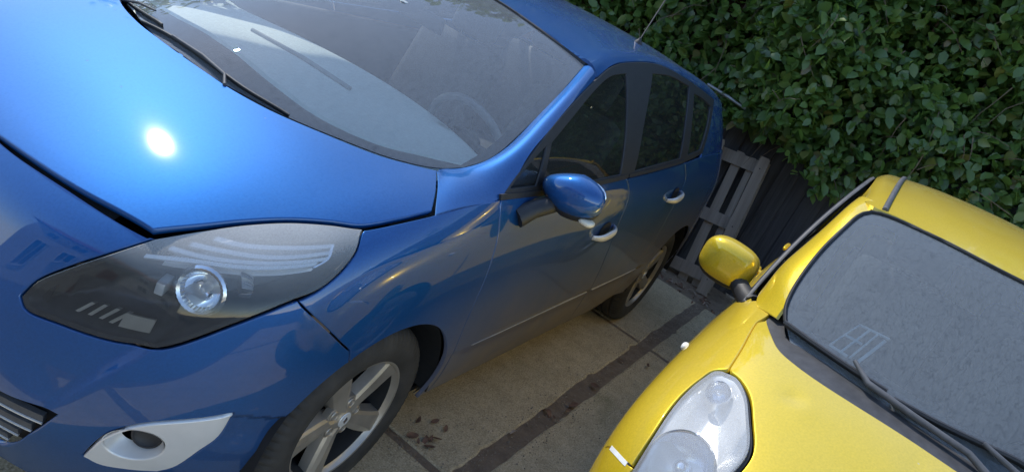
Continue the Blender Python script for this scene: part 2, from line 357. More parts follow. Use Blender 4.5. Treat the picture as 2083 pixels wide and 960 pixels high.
# panel outlines on the master surfaces (surface coordinates, metres)
TRIM = {
 'headlight': [[[1.0711,0.981],[0.9536,0.9747],[0.8351,0.9573],[0.7493,0.9326],[0.6816,0.9034],[0.6185,0.8705]],[[0.6185,0.8705],[0.5652,0.8243],[0.499,0.7634],[0.45,0.7051],[0.438,0.6604]],[[0.438,0.6604],[0.4604,0.6406],[0.5392,0.6427],[0.6622,0.6511],[0.7427,0.6734]],[[0.7427,0.6734],[0.7686,0.6887],[0.8666,0.7603],[0.9839,0.8277],[1.0618,0.8624],[1.1023,0.9063],[1.1096,0.9415],[1.0711,0.981]]],
 'bumper': [[[0.0,0.872],[0.1419,0.8634],[0.3753,0.8688],[0.6008,0.8665]],[[0.6185,0.8705],[0.5652,0.8243],[0.499,0.7634],[0.45,0.7051],[0.4367,0.6585]],[[0.438,0.6604],[0.4604,0.6406],[0.5392,0.6427],[0.6622,0.6511],[0.7427,0.6734]],[[0.7436,0.6714],[0.7695,0.6866],[0.8676,0.7582],[0.9851,0.8256],[1.011,0.836]],[[1.0136,0.8339],[1.1088,0.7771],[1.2388,0.6825]],[[1.2545,0.6456],[1.2075,0.6103],[1.1653,0.568],[1.1291,0.5197],[1.0962,0.4666],[1.0784,0.41],[1.0655,0.3514],[1.0568,0.2921],[1.0551,0.2336]],[[1.045,0.14],[0.62,0.14],[0.3,0.14],[0.0,0.14]],[[0.0,0.14],[0.0,0.215]],[[0.0,0.215],[0.25,0.215],[0.4514,0.2208],[0.5514,0.3497],[0.6098,0.4443]],[[0.6098,0.4443],[0.5476,0.44],[0.4761,0.434],[0.25,0.437],[0.0,0.441]],[[0.0,0.441],[0.0,0.6],[0.0,0.872]]],
 'grille': [[[0.0,0.437],[0.25,0.433],[0.4763,0.4312],[0.548,0.4375],[0.6068,0.4427]],[[0.6068,0.4427],[0.5516,0.3552],[0.453,0.227],[0.25,0.222],[0.0,0.222]],[[0.0,0.222],[0.0,0.437]]],
 'fog_bezel': [[[0.6722,0.3382],[0.7129,0.4275],[0.7777,0.485],[0.9625,0.539]],[[0.9625,0.539],[0.9487,0.4683],[0.9144,0.4206],[0.8697,0.3575],[0.8334,0.3337]],[[0.8334,0.3337],[0.769,0.3243],[0.7065,0.3208],[0.6722,0.3382]]],
 'fender': [[[1.0775,0.9798],[1.2082,1.002],[1.3385,1.0204]],[[1.3385,1.0204],[1.5146,1.0416],[1.7448,1.0602]],[[1.7448,1.0602],[1.7699,0.9796],[1.7811,0.8816],[1.7932,0.7719],[1.8002,0.6794],[1.8213,0.5514],[1.868,0.36],[1.89,0.275]],[[1.89,0.275],[1.8235,0.275]],[[1.8233,0.275],[1.8267,0.3319],[1.8217,0.3886],[1.8084,0.4438],[1.7868,0.4964],[1.7574,0.545],[1.7206,0.5887],[1.6776,0.6264],[1.6297,0.6573],[1.5779,0.6806],[1.5234,0.6958],[1.4673,0.7026],[1.4111,0.7009],[1.3561,0.6906],[1.3036,0.672],[1.2545,0.6456]],[[1.2388,0.6825],[1.1088,0.7771],[1.0136,0.8339]],[[1.0136,0.8339],[1.0618,0.8624],[1.1023,0.9063],[1.1096,0.9415],[1.074,0.9795]]],
 'front_door': [[[1.7493,1.0588],[1.8244,1.0619],[2.0026,1.0652],[2.3388,1.0698],[2.7649,1.0818]],[[2.7649,1.0818],[2.8252,1.0179],[2.8372,0.8767],[2.9285,0.6413],[2.971,0.4749],[3.0865,0.2583]],[[3.0865,0.2583],[2.6,0.262],[2.2,0.264],[1.9,0.268]],[[1.9,0.268],[1.875,0.36],[1.8213,0.5514],[1.8002,0.6794],[1.7932,0.7719],[1.7811,0.8816],[1.7699,0.9796],[1.7493,1.0588]]],
 'rear_door': [[[2.7703,1.0815],[3.0957,1.0972],[3.5725,1.1226]],[[3.5725,1.1226],[3.6411,1.0368],[3.6035,0.9119],[3.6016,0.7932],[3.6076,0.6267],[3.5699,0.495],[3.5941,0.3805]],[[3.5941,0.3805],[3.6099,0.3037]],[[3.6099,0.3037],[3.3847,0.2552],[3.0865,0.2583]],[[3.0865,0.2583],[2.971,0.4749],[2.9285,0.6413],[2.8372,0.8767],[2.8252,1.0179],[2.7703,1.0815]]],
 'rear_quarter': [[[3.5816,1.1223],[3.7432,1.1335],[4.1,1.15],[4.4,1.15],[4.75,1.15]],[[4.75,1.15],[4.75,0.7],[4.75,0.3]],[[4.75,0.3],[4.5443,0.298]],[[4.5443,0.2982],[4.5386,0.3581],[4.5243,0.4173],[4.5018,0.4742],[4.4716,0.5274],[4.4346,0.5757],[4.3921,0.6179],[4.3447,0.653],[4.2928,0.6801],[4.2373,0.6985],[4.1794,0.7078],[4.1205,0.7078],[4.0622,0.6985],[4.0058,0.6801],[3.9529,0.653],[3.9046,0.6179],[3.8618,0.5757],[3.8257,0.5274],[3.7973,0.4742],[3.7776,0.4173],[3.7672,0.3581],[3.7665,0.2982]],[[3.7656,0.298],[3.6099,0.3037]],[[3.6099,0.3037],[3.5941,0.3805],[3.5699,0.495],[3.6076,0.6267],[3.6016,0.7932],[3.6035,0.9119],[3.6411,1.0368],[3.5816,1.1223]]],
 'quarterlight': [[[-0.3511,1.0876],[-0.4557,1.1535],[-0.5717,1.2088]],[[-0.5717,1.2088],[-0.5137,1.0912]],[[-0.5137,1.0912],[-0.3511,1.0876]]],
 'front_window': [[[-0.606,1.2161],[-0.7717,1.2921],[-0.9709,1.372],[-1.1528,1.425],[-1.3466,1.4468]],[[-1.3466,1.4468],[-1.2907,1.2843],[-1.237,1.1025]],[[-1.237,1.1025],[-0.8472,1.0883],[-0.5487,1.0826]],[[-0.5487,1.0826],[-0.606,1.2161]]],
 'rear_window': [[[-1.6842,1.4666],[-1.9637,1.4716],[-2.2653,1.4477]],[[-2.2653,1.4477],[-2.1241,1.2971],[-2.0296,1.1467]],[[-2.0296,1.1467],[-1.7066,1.1291],[-1.3929,1.1103]],[[-1.3929,1.1103],[-1.4969,1.2879],[-1.6842,1.4666]]],
 'rear_quarter_window': [[[-2.3345,1.4224],[-2.5065,1.4062],[-2.6959,1.372]],[[-2.6959,1.372],[-2.5669,1.2759],[-2.4121,1.1755]],[[-2.4121,1.1755],[-2.1582,1.1568]],[[-2.1582,1.1568],[-2.2355,1.298],[-2.3345,1.4224]]],
 'window_frame': [[[-0.3118,1.0639],[-0.4118,1.1402],[-0.5586,1.232],[-0.7577,1.3209],[-0.998,1.4049],[-1.1976,1.4589],[-1.4178,1.4855],[-1.8173,1.5036],[-2.2661,1.4711],[-2.823,1.4038]],[[-2.823,1.4038],[-2.6303,1.2752],[-2.4627,1.1576]],[[-2.4627,1.1576],[-2.1322,1.1285],[-1.6479,1.1023],[-1.3093,1.0868],[-0.8527,1.0715],[-0.5208,1.0642],[-0.3118,1.0639]]],
 'ws_low': [[[0.178,0.0],[0.176,0.1],[0.1519,0.2064],[0.0959,0.3445],[-0.0541,0.5571],[-0.1485,0.6491],[-0.2105,0.6927],[-0.2759,0.7234]]],
 'ws_side': [[[-0.2759,0.7234],[-0.3767,0.7412],[-0.5893,0.7134],[-0.7967,0.67],[-1.025,0.6103]]],
 'ws_top': [[[-1.025,0.6103],[-1.0026,0.3957],[-0.9911,0.1606],[-0.968,0.0]]],
 'frit_in': [[[0.066,0.0],[0.064,0.06],[0.0592,0.213],[0.0224,0.3792],[-0.0718,0.5317],[-0.1909,0.6422],[-0.2721,0.71]],[[-0.2721,0.71],[-0.3699,0.7103],[-0.5692,0.6824],[-0.7639,0.6352],[-0.9774,0.5827]],[[-0.9774,0.5827],[-1.0309,0.5025],[-0.9846,0.3842],[-0.9413,0.189],[-0.93,0.0]]],
 'bonnet': [[[0.7,0.0],[0.6955,0.1429],[0.6669,0.3708],[0.6109,0.569]],[[0.6109,0.569],[0.5282,0.611],[0.4462,0.6477],[0.3622,0.6901],[0.2769,0.7438],[0.2103,0.7861],[0.0861,0.813],[-0.0243,0.8228]],[[-0.0243,0.8228],[-0.0924,0.7716],[-0.1726,0.7012]],[[-0.1726,0.7012],[-0.1029,0.6607],[-0.0102,0.588],[0.1254,0.3707],[0.167,0.2216],[0.176,0.1],[0.178,0.0]]],
 'pil_U': [[[-0.2759,0.7234],[-0.3767,0.7412],[-0.5893,0.7134],[-0.7967,0.67],[-1.025,0.6103]]],
 'pil_L': [[[-0.3066,1.0627],[-0.4115,1.1429],[-0.5587,1.2347],[-0.7587,1.3251],[-1.0,1.4093],[-1.2005,1.4635]]],
 'cant_L': [[[-1.0,1.4093],[-1.2005,1.4635],[-1.4214,1.4904],[-1.8221,1.509],[-2.2717,1.4771],[-2.8294,1.4105]]],
}
TRIMY = {
 'bonnet': [[[0,0.6],[0.25,0.6],[0.5,0.6],[0.603,0.6]],[[0.603,0.6],[0.605,0.66],[0.6255,0.7545],[0.7122,0.8247],[0.7836,0.8633],[0.8601,0.8692],[0.9422,0.8506]],[[0.9479,0.8519],[1.041,0.9301],[1.2049,1.0322]],[[1.2049,1.0322],[1.1869,1.0869]],[[1.1869,1.0869],[1.0105,1.0694],[0.8741,1.0571],[0.7686,1.0682],[0.5512,1.1098],[0.3041,1.1406],[0.1133,1.144],[0,1.145]],[[0,1.145],[0,0.9],[0,0.6]]],
 'headlight': [[[0.945,0.8293],[0.868,0.861],[0.7867,0.8541],[0.7174,0.8181],[0.6308,0.7489],[0.615,0.66],[0.64,0.55],[0.68,0.47]],[[0.68,0.47],[0.71,0.455],[0.74,0.46]],[[0.74,0.46],[0.8,0.49],[0.8141,0.521],[0.858,0.603],[0.9228,0.7027],[0.955,0.7605],[0.9685,0.8021],[0.945,0.8293]]],
 'bumper': [[[0,0.595],[0.25,0.595],[0.5,0.595],[0.6,0.595]],[[0.6,0.595],[0.63,0.53],[0.675,0.463],[0.71,0.45],[0.745,0.455],[0.805,0.485],[0.8183,0.5165]],[[0.8216,0.5148],[0.955,0.462],[1.0,0.43]],[[1.0,0.43],[0.995,0.3],[0.9772,0.2316]],[[0.9707,0.2155],[0.9579,0.1778],[0.9465,0.1389],[0.9356,0.0994],[0.9263,0.0596],[0.9201,0.0203]],[[0.9196,0.02],[0.5,0.02],[0,0.02]],[[0,0.02],[0,0.3],[0,0.595]]],
 'fender': [[[0.9479,0.8519],[1.041,0.9301],[1.2049,1.0322]],[[1.2049,1.0322],[1.246,1.1018],[1.4182,1.1995],[1.4325,1.14]],[[1.4325,1.14],[1.6295,1.0],[1.7024,0.7],[1.7024,0.3],[1.711,0.08]],[[1.711,0.08],[1.6047,0.08]],[[1.6054,0.0783],[1.6021,0.1486],[1.5828,0.2163],[1.5485,0.2784],[1.5013,0.3322],[1.4443,0.3753],[1.38,0.4057],[1.3111,0.4222],[1.2417,0.4239],[1.1757,0.4109],[1.1151,0.3836],[1.0594,0.3434],[1.0114,0.292],[0.9772,0.2316]],[[1.0,0.43],[0.955,0.462],[0.8262,0.5135]],[[0.8262,0.5135],[0.8658,0.5955],[0.9335,0.6973],[0.9656,0.7556],[0.9834,0.8009],[0.9508,0.8489]]],
 'front_door': [[[1.6295,1.0],[2.1673,0.99],[2.6252,1.0]],[[2.6252,1.0],[2.6211,0.6],[2.6071,0.1]],[[2.6071,0.1],[2.1708,0.1],[1.7168,0.1]],[[1.7168,0.1],[1.7136,0.5],[1.6295,1.0]]],
 'rear_door': [[[2.63,1.0],[3.0589,1.02],[3.3827,1.04]],[[3.3827,1.04],[3.3994,0.75],[3.27,0.5],[3.219,0.1]],[[3.219,0.1],[2.6121,0.1]],[[2.6121,0.1],[2.626,0.6],[2.63,1.0]]],
 'rear_quarter': [[[3.3884,1.04],[3.7279,1.06],[4.0843,1.06]],[[4.0843,1.06],[4.0608,0.6],[4.0056,0.15]],[[4.0056,0.15],[4.0477,0.0]],[[4.0477,0.0],[4.0387,0.0694],[4.0174,0.1421],[3.9873,0.2123],[3.949,0.2768],[3.9039,0.3324],[3.852,0.3766],[3.7929,0.4073],[3.7276,0.423],[3.6588,0.423],[3.5901,0.4073],[3.5258,0.3766],[3.4697,0.3324],[3.4247,0.2768],[3.3923,0.2123],[3.3728,0.1421],[3.3667,0.0694],[3.3749,0.0]],[[3.3749,0.0],[3.2241,0.1]],[[3.2241,0.1],[3.2751,0.5],[3.4048,0.75],[3.3884,1.04]]],
 'ws_low': [[[-0.045,0],[-0.0833,0.0711],[-0.099,0.2098],[-0.1402,0.3955],[-0.205,0.5464],[-0.2572,0.6332]]],
 'ws_side': [[[-0.2572,0.6332],[-0.3057,0.6577],[-0.3945,0.672],[-0.5348,0.6698],[-0.6611,0.6524],[-0.7612,0.631],[-0.7838,0.609]]],
 'ws_top': [[[-0.7838,0.609],[-0.7856,0.5769],[-0.7392,0.398],[-0.695,0.2],[-0.682,0]]],
 'frit_in': [[[-0.13,0],[-0.1514,0.0707],[-0.1586,0.2397],[-0.2012,0.4274],[-0.2495,0.5565],[-0.304,0.629]],[[-0.304,0.629],[-0.3886,0.6407],[-0.5334,0.6354],[-0.6988,0.612]],[[-0.6988,0.612],[-0.7257,0.5833],[-0.6928,0.4582],[-0.6572,0.2973],[-0.66,0.2],[-0.645,0]]],
 'cowl': [[[1.219,1.095],[0.9913,1.0733],[0.8702,1.0624],[0.7703,1.0747],[0.5543,1.1134],[0.3058,1.1445],[0.1143,1.148],[0,1.147]],[[0,1.147],[0,1.3]],[[0,1.3],[0.3,1.3],[0.7,1.29],[0.9131,1.135],[1.1781,1.1891],[1.4452,1.2343]],[[1.4452,1.2343],[1.219,1.095]]],
}
# ---------------------------------------------------------------- trimmed panels
def catmull(P, ds=.012, metric=None):
    """centripetal spline through P (n,2), resampled"""
    P = np.asarray(P, float)
    if len(P) == 2: Q = np.linspace(P[0], P[1], 40)
    else:
        E0 = np.vstack([2*P[0]-P[1], P, 2*P[-1]-P[-2]]); Q = []
        for i in range(1, len(E0)-2):
            p0, p1, p2, p3 = E0[i-1:i+3]
            t0 = 0; t1 = t0+max(1e-6, np.linalg.norm(p1-p0))**.5; t2 = t1+max(1e-6, np.linalg.norm(p2-p1))**.5; t3 = t2+max(1e-6, np.linalg.norm(p3-p2))**.5
            t = np.linspace(t1, t2, 24, endpoint=i == len(E0)-3)[:, None]
            a1 = (t1-t)/(t1-t0)*p0+(t-t0)/(t1-t0)*p1; a2 = (t2-t)/(t2-t1)*p1+(t-t1)/(t2-t1)*p2; a3 = (t3-t)/(t3-t2)*p2+(t-t2)/(t3-t2)*p3
            b1 = (t2-t)/(t2-t0)*a1+(t-t0)/(t2-t0)*a2; b2 = (t3-t)/(t3-t1)*a2+(t-t1)/(t3-t1)*a3
            Q.append((t2-t)/(t2-t1)*b1+(t-t1)/(t2-t1)*b2)
        Q = np.vstack(Q)
    L = metric(Q) if metric else Q
    d = np.r_[0, np.cumsum(np.linalg.norm(np.diff(L, axis=0), axis=1))]
    n = max(2, int(round(d[-1]/ds))+1); t = np.linspace(0, d[-1], n)
    return np.c_[np.interp(t, d, Q[:, 0]), np.interp(t, d, Q[:, 1])]
def outline(S, segs, ds=.012):
    """closed loop of uv points from corner-to-corner segments"""
    Q = []
    for sg in segs:
        q = catmull(sg, ds, S.P)
        if Q and np.linalg.norm(S.P([Q[-1]])-S.P([q[0]])) < ds*.5: q = q[1:]
        Q += [p for p in q]
    if np.linalg.norm(S.P([Q[-1]])-S.P([Q[0]])) < ds*.5: Q.pop()
    return np.array(Q)
def inside(P, poly):
    x, y = P[:, 0], P[:, 1]; r = np.zeros(len(P), bool); n = len(poly)
    for i in range(n):
        x1, y1 = poly[i]; x2, y2 = poly[(i+1) % n]
        if y1 == y2: continue
        c = ((y1 > y) != (y2 > y)) & (x < (x2-x1)*(y-y1)/(y2-y1)+x1); r ^= c
    return r
def shift_uv(S, Q, gap, sgn=1):
    """move a loop sideways on its surface by gap metres (positive = into the loop)"""
    t = np.roll(Q, -1, 0)-np.roll(Q, 1, 0); e = 1e-4
    Pu = (S.P(Q+[e, 0])-S.P(Q-[e, 0]))/(2*e); Pv = (S.P(Q+[0, e])-S.P(Q-[0, e]))/(2*e)
    T = Pu*t[:, :1]+Pv*t[:, 1:]; T /= np.linalg.norm(T, axis=1)[:, None]+1e-12; n = S.N(Q)
    area = .5*np.sum(Q[:, 0]*np.roll(Q[:, 1], -1)-np.roll(Q[:, 0], -1)*Q[:, 1])
    inn = np.cross(n, T)*(1 if (area > 0) != S.flip else -1)*sgn
    guu, guv, gvv = (Pu*Pu).sum(1), (Pu*Pv).sum(1), (Pv*Pv).sum(1); a, b = (inn*Pu).sum(1), (inn*Pv).sum(1); D = guu*gvv-guv**2
    return Q+gap*np.c_[(gvv*a-guv*b)/D, (guu*b-guv*a)/D], inn
def panel(name, S, segs, mat, parent, step=.03, gap=.0025, roll=.002, depth=.014, holes=(), off=0., mirror=False, seam=None, ds=.012, flange=True, thick=None):
    """a skin panel cut out of surface S along the outline, with rolled edges.
    seam: function marking boundary points that lie on the mirror line (the right half is welded on)."""
    loops = [outline(S, segs, ds)]+[outline(S, h, ds) for h in holes]
    q = loops[0]; sc = np.array([np.median(np.linalg.norm(S.P(q+[1e-3, 0])-S.P(q), axis=1))/1e-3, np.median(np.linalg.norm(S.P(q+[0, 1e-3])-S.P(q), axis=1))/1e-3])
    ins, rings = [], []
    for k, L in enumerate(loops):
        m = np.zeros(len(L), bool) if seam is None or k else seam(L)
        Li, inn = shift_uv(S, L, gap+roll, 1 if k == 0 else -1)
        Li[m, 1 if seam and seam.axis == 'v' else 0] = L[m, 1 if seam and seam.axis == 'v' else 0] if m.any() else Li[m, 0]
        ins.append(Li); rings.append((L, m, inn))
    pts = [p for L in ins for p in L*sc]; edges = []; o = 0
    for L in ins:
        n = len(L); edges += [(o+i, o+(i+1) % n) for i in range(n)]; o += n
    A = ins[0]*sc; lo, hi = A.min(0), A.max(0)
    gx, gy = np.meshgrid(np.arange(lo[0], hi[0], step), np.arange(lo[1], hi[1], step*.866), indexing='ij'); gx = gx+(np.arange(gx.shape[1]) % 2)*step*.5
    G = np.c_[gx.ravel(), gy.ravel()]; ok = inside(G, A)
    for L in ins[1:]: ok &= ~inside(G, L*sc)
    B = np.array(pts); G = G[ok]
    if len(G):
        keep = np.ones(len(G), bool)
        for i in range(0, len(G), 400): keep[i:i+400] = np.min(np.linalg.norm(G[i:i+400, None]-B[None], axis=2), axis=1) > step*.45
        G = G[keep]
    r = delaunay_2d_cdt([Vector(p) for p in pts+[g for g in G]], edges, [], 0, 1e-7)
    V2 = np.array([tuple(v) for v in r[0]]); F = [tuple(f) for f in r[2]]
    C = np.array([V2[list(f)].mean(0) for f in F]); kp = inside(C, A)
    for L in ins[1:]: kp &= ~inside(C, L*sc)
    F = [f for f, k in zip(F, kp) if k]; uv = V2/sc
    P = S.P(uv); Nn = S.N(uv)
    def area2(f): a, b, c = V2[list(f[:3])]; return (b[0]-a[0])*(c[1]-a[1])-(b[1]-a[1])*(c[0]-a[0])
    F = [f if (area2(f) > 0) != S.flip else f[::-1] for f in F]
    P = P+Nn*off; V = [tuple(p) for p in P]; NN = [tuple(n) for n in Nn]
    if flange:
        # map loop points to output vertices by position
        for L, (L0, m, inn) in zip(ins, rings):
            ix = [int(np.argmin(((V2-p*sc)**2).sum(1))) for p in L]
            n = S.N(L); p0 = S.P(L)+n*off; out = -inn
            # outward direction of this loop
            a = len(V); V += [tuple(x) for x in p0+out*roll-n*roll*.6]; NN += [tuple(x) for x in (n+out)*.7071]
            b = len(V); V += [tuple(x) for x in p0+out*roll-n*depth]; NN += [tuple(x) for x in out]
            area = .5*np.sum(L[:, 0]*np.roll(L[:, 1], -1)-np.roll(L[:, 0], -1)*L[:, 1]); cc = (area > 0) != S.flip
            hole = L is not ins[0]
            for i in range(len(L)):
                j = (i+1) % len(L)
                if m[i] and m[j]: continue
                for A1, B1 in ((ix, [a+t for t in range(len(L))]), ([a+t for t in range(len(L))], [b+t for t in range(len(L))])):
                    f = (A1[j], A1[i], B1[i], B1[j])
                    F.append(f if cc != hole else f[::-1])
    V = np.array(V); NN = np.array(NN)
    if seam is not None:        # weld the mirrored half on
        k = len(V); Vm = V*[1, -1, 1]; Nm = NN*[1, -1, 1]
        same = np.abs(V[:, 1]) < 1e-4; mp = np.where(same, np.arange(k), np.arange(k)+k)
        F = F+[tuple(int(mp[i]) for i in f[::-1]) for f in F]; V = np.vstack([V, Vm]); NN = np.vstack([NN, Nm])
        NN[:k][same, 1] = 0
    elif mirror: V = V*[1, -1, 1]; NN = NN*[1, -1, 1]; F = [f[::-1] for f in F]
    used = np.unique([i for f in F for i in f]); rm = -np.ones(len(V), int); rm[used] = np.arange(len(used))
    return mk(name, V[used], [tuple(rm[list(f)]) for f in F], mat, parent, NN[used])
def seam_at(axis, val=0.):
    i = 0 if axis == 'u' else 1
    def f(L): return np.abs(L[:, i]-val) < 1e-5
    f.axis = axis; return f
def loft(name, C, mat, parent, nu=40, nv=10, mirror=False, flip=False, ku=None, kv=None, thick=0):
    """smooth skin through a net of points C[i][j]"""
    C = np.array(C, float); n, m = C.shape[:2]
    def chord(A): d = np.linalg.norm(np.diff(A, axis=0), axis=2).mean(1) if A.ndim == 3 else 0; return np.r_[0, np.cumsum(np.maximum(d, 1e-4))]
    ku = chord(C) if ku is None else ku; kv = chord(C.transpose(1, 0, 2)) if kv is None else kv
    g = Grid(ku, kv, C); uu, vv = np.meshgrid(np.linspace(ku[0], ku[-1], nu), np.linspace(kv[0], kv[-1], nv), indexing='ij')
    S = Surf(lambda u, v: g(u, v), flip); uv = np.c_[uu.ravel(), vv.ravel()]; V = S.P(uv); Nn = S.N(uv)
    F = [(i*nv+j, (i+1)*nv+j, (i+1)*nv+j+1, i*nv+j+1) for i in range(nu-1) for j in range(nv-1)]
    if flip: F = [f[::-1] for f in F]
    # turned-in rim
    rim = [i*nv for i in range(nu)]+[(nu-1)*nv+j for j in range(1, nv)]+[i*nv+nv-1 for i in range(nu-2, -1, -1)]+[j for j in range(nv-2, 0, -1)]
    k = len(V); V = np.vstack([V, V[rim]-Nn[rim]*.012]); Nn = np.vstack([Nn, Nn[rim]])
    for a in range(len(rim)):
        b = (a+1) % len(rim); f = (rim[b], rim[a], k+a, k+b); F.append(f[::-1] if flip else f)
    if mirror: V = V*[1, -1, 1]; Nn = Nn*[1, -1, 1]; F = [f[::-1] for f in F]
    return mk(name, V, F, mat, parent, Nn)
# ================================================================ blue car
car = empty('parked_car', (0, 0, 0))
tag(car, 'blue people carrier with dusty paint and silver fog lamp surround, parked beside the yellow car', 'car')
T = TRIM
BGf = Surf(BG.f, True)
def arr(segs): return [np.array(s) for s in segs]
bumper = panel('front_bumper', BS, T['bumper'], M['blue'], car, .014, .003, holes=[T['fog_bezel']], seam=seam_at('u'))
bonnet = panel('bonnet', BH, T['bonnet'], M['blue'], car, .03, .003, .003, .02, seam=seam_at('v'))
for mir in (False, True):
    panel('front_fender', BS, T['fender'], M['blue'], car, .028, mirror=mir)
    panel('front_door', BS, T['front_door'], M['blue'], car, .032, mirror=mir)
    panel('rear_door', BS, T['rear_door'], M['blue'], car, .032, mirror=mir)
    panel('rear_quarter', BS, T['rear_quarter'], M['blue'], car, .032, mirror=mir)
    wf = panel('window_frame', BGf, T['window_frame'], M['black_plastic'], car, .035, 0, .002, .012, holes=[T['quarterlight'], T['front_window'], T['rear_window'], T['rear_quarter_window']], mirror=mir, off=.002)
    for nm, mt in (('quarterlight', 'side_glass'), ('front_window', 'side_glass'), ('rear_window', 'rear_glass'), ('rear_quarter_window', 'rear_glass')):
        panel(nm, BGf, T[nm], M[mt], car, .04, -.004, .0005, .003, off=-.004, mirror=mir, flange=False)
# windscreen: whole pane and the printed border behind it
wl_, ws_, wt_ = T['ws_low'][0], T['ws_side'][0], T['ws_top'][0]
panel('windscreen', BW, [wl_, ws_, wt_, [wt_[-1], [-.4, 0], wl_[0]]], M['ws_blue'], car, .05, 0, .001, .004, seam=seam_at('v'), flange=False)
def ring_pts(): pass
fi = T['frit_in']; M['edge_strip'] = simple('pale green dash line', (.58, .66, .60), .4, 0, .05)
fr_out = [wl_, ws_, wt_]
es = [[p[0]-.006, p[1]] for p in fi[0]]  # pale strip put in for the dashboard edge's reflected line
for sg in (1, -1):
    ep = catmull(es, .02, BW.P); A_ = BW.P(ep)-[0, 0, .009]; B_ = BW.P(ep-[.013, 0])-[0, 0, .009]; V = np.vstack([A_, B_])*[1, sg, 1]; n = len(ep)
    mk('dash_line_strip', V, [(i, i+1, n+i+1, n+i) if sg < 0 else (n+i, n+i+1, i+1, i) for i in range(n-1)], M['edge_strip'], car)
panel('windscreen_border', BW, fr_out+[[wt_[-1], fi[2][-1]], fi[2][::-1], fi[1][::-1], fi[0][::-1], [fi[0][0], wl_[0]]], M['frit'], car, .04, 0, .001, .004, seam=seam_at('v'), off=-.005, flange=False)
tp = catmull(wt_, .02, BW.P); tp3 = BW.P(tp)+BW.N(tp)*.001
MB().tube(np.vstack([tp3, (tp3*[1, -1, 1])[::-1][1:]]), .0065, 6).build('screen_seal', M['rubber'], car, angle=60)
# windscreen pillars
def on(S, uv): return S.P([uv])[0]
pu, pl = T['pil_U'][0], T['pil_L'][0]
U3 = [on(BH, (-.183, .700)), on(BW, (-.225, .701))]+[on(BW, p) for p in pu]
L3 = [on(BS, (1.345, 1.0225)), on(BS, (1.518, 1.0435))]+[on(BGf, p) for p in pl[:5]]
net = []
for i, (a, b) in enumerate(zip(U3, L3)):
    n = np.array([.25, .62, .74]); d = b-a; n = n-d*(n@d)/(d@d); n /= np.linalg.norm(n); w = np.linalg.norm(d); k = (0, .09, .15, .17, .17, .17, .17)[i]
    if i == 0: net.append([a, on(BH, (-.125, .750)), on(BH, (-.070, .796)), b])
    else: net.append([a, a+d*.33+n*w*k, a+d*.7+n*w*k, b])
for mir in (False, True): loft('windscreen_pillar', net, M['blue'], car, 60, 14, mir, flip=True)
# roof with its side rails
cl = spl1([-p[0] for p in T['cant_L'][0]]+[3.2], [p[1] for p in T['cant_L'][0]]+[1.33])
rows = []
xs = np.linspace(0, 1, 12)
for t in xs:
    row = []
    for k, q in enumerate((0, .3, .6, .82, .93, 1.)):
        xf = np.interp(q, [0, .26, .65, 1.], [-.972, -.995, -1.006, -1.03]); x = xf+(-3.15-xf)*t
        zL = float(cl(np.array([-x]))[0]); L = on(BGf, (x, zL)); yi = L[1]-.10
        if q <= .82: y = yi*q/.82; row.append(on(BR, (x, y)) if t > 0 or True else None)
        elif q < 1: e = on(BR, (x, yi)); row.append(np.array([x, L[1]-.035, L[2]+(e[2]-L[2])*.62+.004]))
        else: row.append(L)
    rows.append(row)
full = [[p*[1, -1, 1] for p in r[:0:-1]]+r for r in rows]
loft('roof', full, M['blue'], car, 70, 60, flip=True)
# tail: pillars, tailgate and lamps (hidden from the front, closes the body)
for mir in (False, True):
    panel('rear_pillar', BGf, [[[-2.828, 1.408], [-2.64, 1.279], [-2.466, 1.157]], [[-2.466, 1.157], [-2.44, 1.115]], [[-2.44, 1.115], [-2.75, 1.112], [-3.06, 1.11]], [[-3.06, 1.11], [-3.13, 1.25], [-3.10, 1.365]], [[-3.10, 1.365], [-2.828, 1.408]]], M['blue'], car, .03, -.003, .003, .014, mirror=mir)
    tl = [[on(BS, (4.72+.04*j-.02*i, 1.0-.12*i))+[0, .006, 0] for j in range(3)] for i in range(4)]
    loft('tail_lamp', tl, M['red_lens'], car, 12, 8, mir, flip=True)
net = [[np.array([x, y*w_, z]) for y in (-1., -.55, 0, .55, 1.)] for x, z, w_ in ((-3.12, 1.41, .55), (-3.3, 1.15, .68), (-3.42, .85, .74), (-3.45, .55, .74), (-3.40, .3, .70))]
for r in net:
    for p in r: p[0] += .10*(abs(p[1])/.72)**2
loft('tailgate', net, M['blue'], car, 20, 20)
# inner shell that backs the panel gaps and closes the wheel wells
V = []; ss = np.linspace(0, 4.75, 90); zz = np.linspace(.24, 1.02, 22); uv = np.array([(s, z) for s in ss for z in zz]); P = BS.P(uv)-BS.N(uv)*.03
nz = len(zz); F = []
def inarch(p): return any((p[0]-cx)**2+(p[2]-.325)**2 < .40**2 for cx in (0, -2.7))
for i in range(len(ss)-1):
    for j in range(nz-1):
        idx = (i*nz+j, (i+1)*nz+j, (i+1)*nz+j+1, i*nz+j+1)
        s_, z_ = uv[idx[0]]
        inhl = .43 < s_ < 1.13 and z_ > .62
        infog = .64 < s_ < .98 and .30 < z_ < .56
        if not any(inarch(P[k]) for k in idx) and not inhl and not infog: F.append(idx)
V2 = np.vstack([P, P*[1, -1, 1]]); F2 = F+[tuple(k+len(P) for k in f[::-1]) for f in F]
mk('inner_body', V2, F2, M['dark'], car)
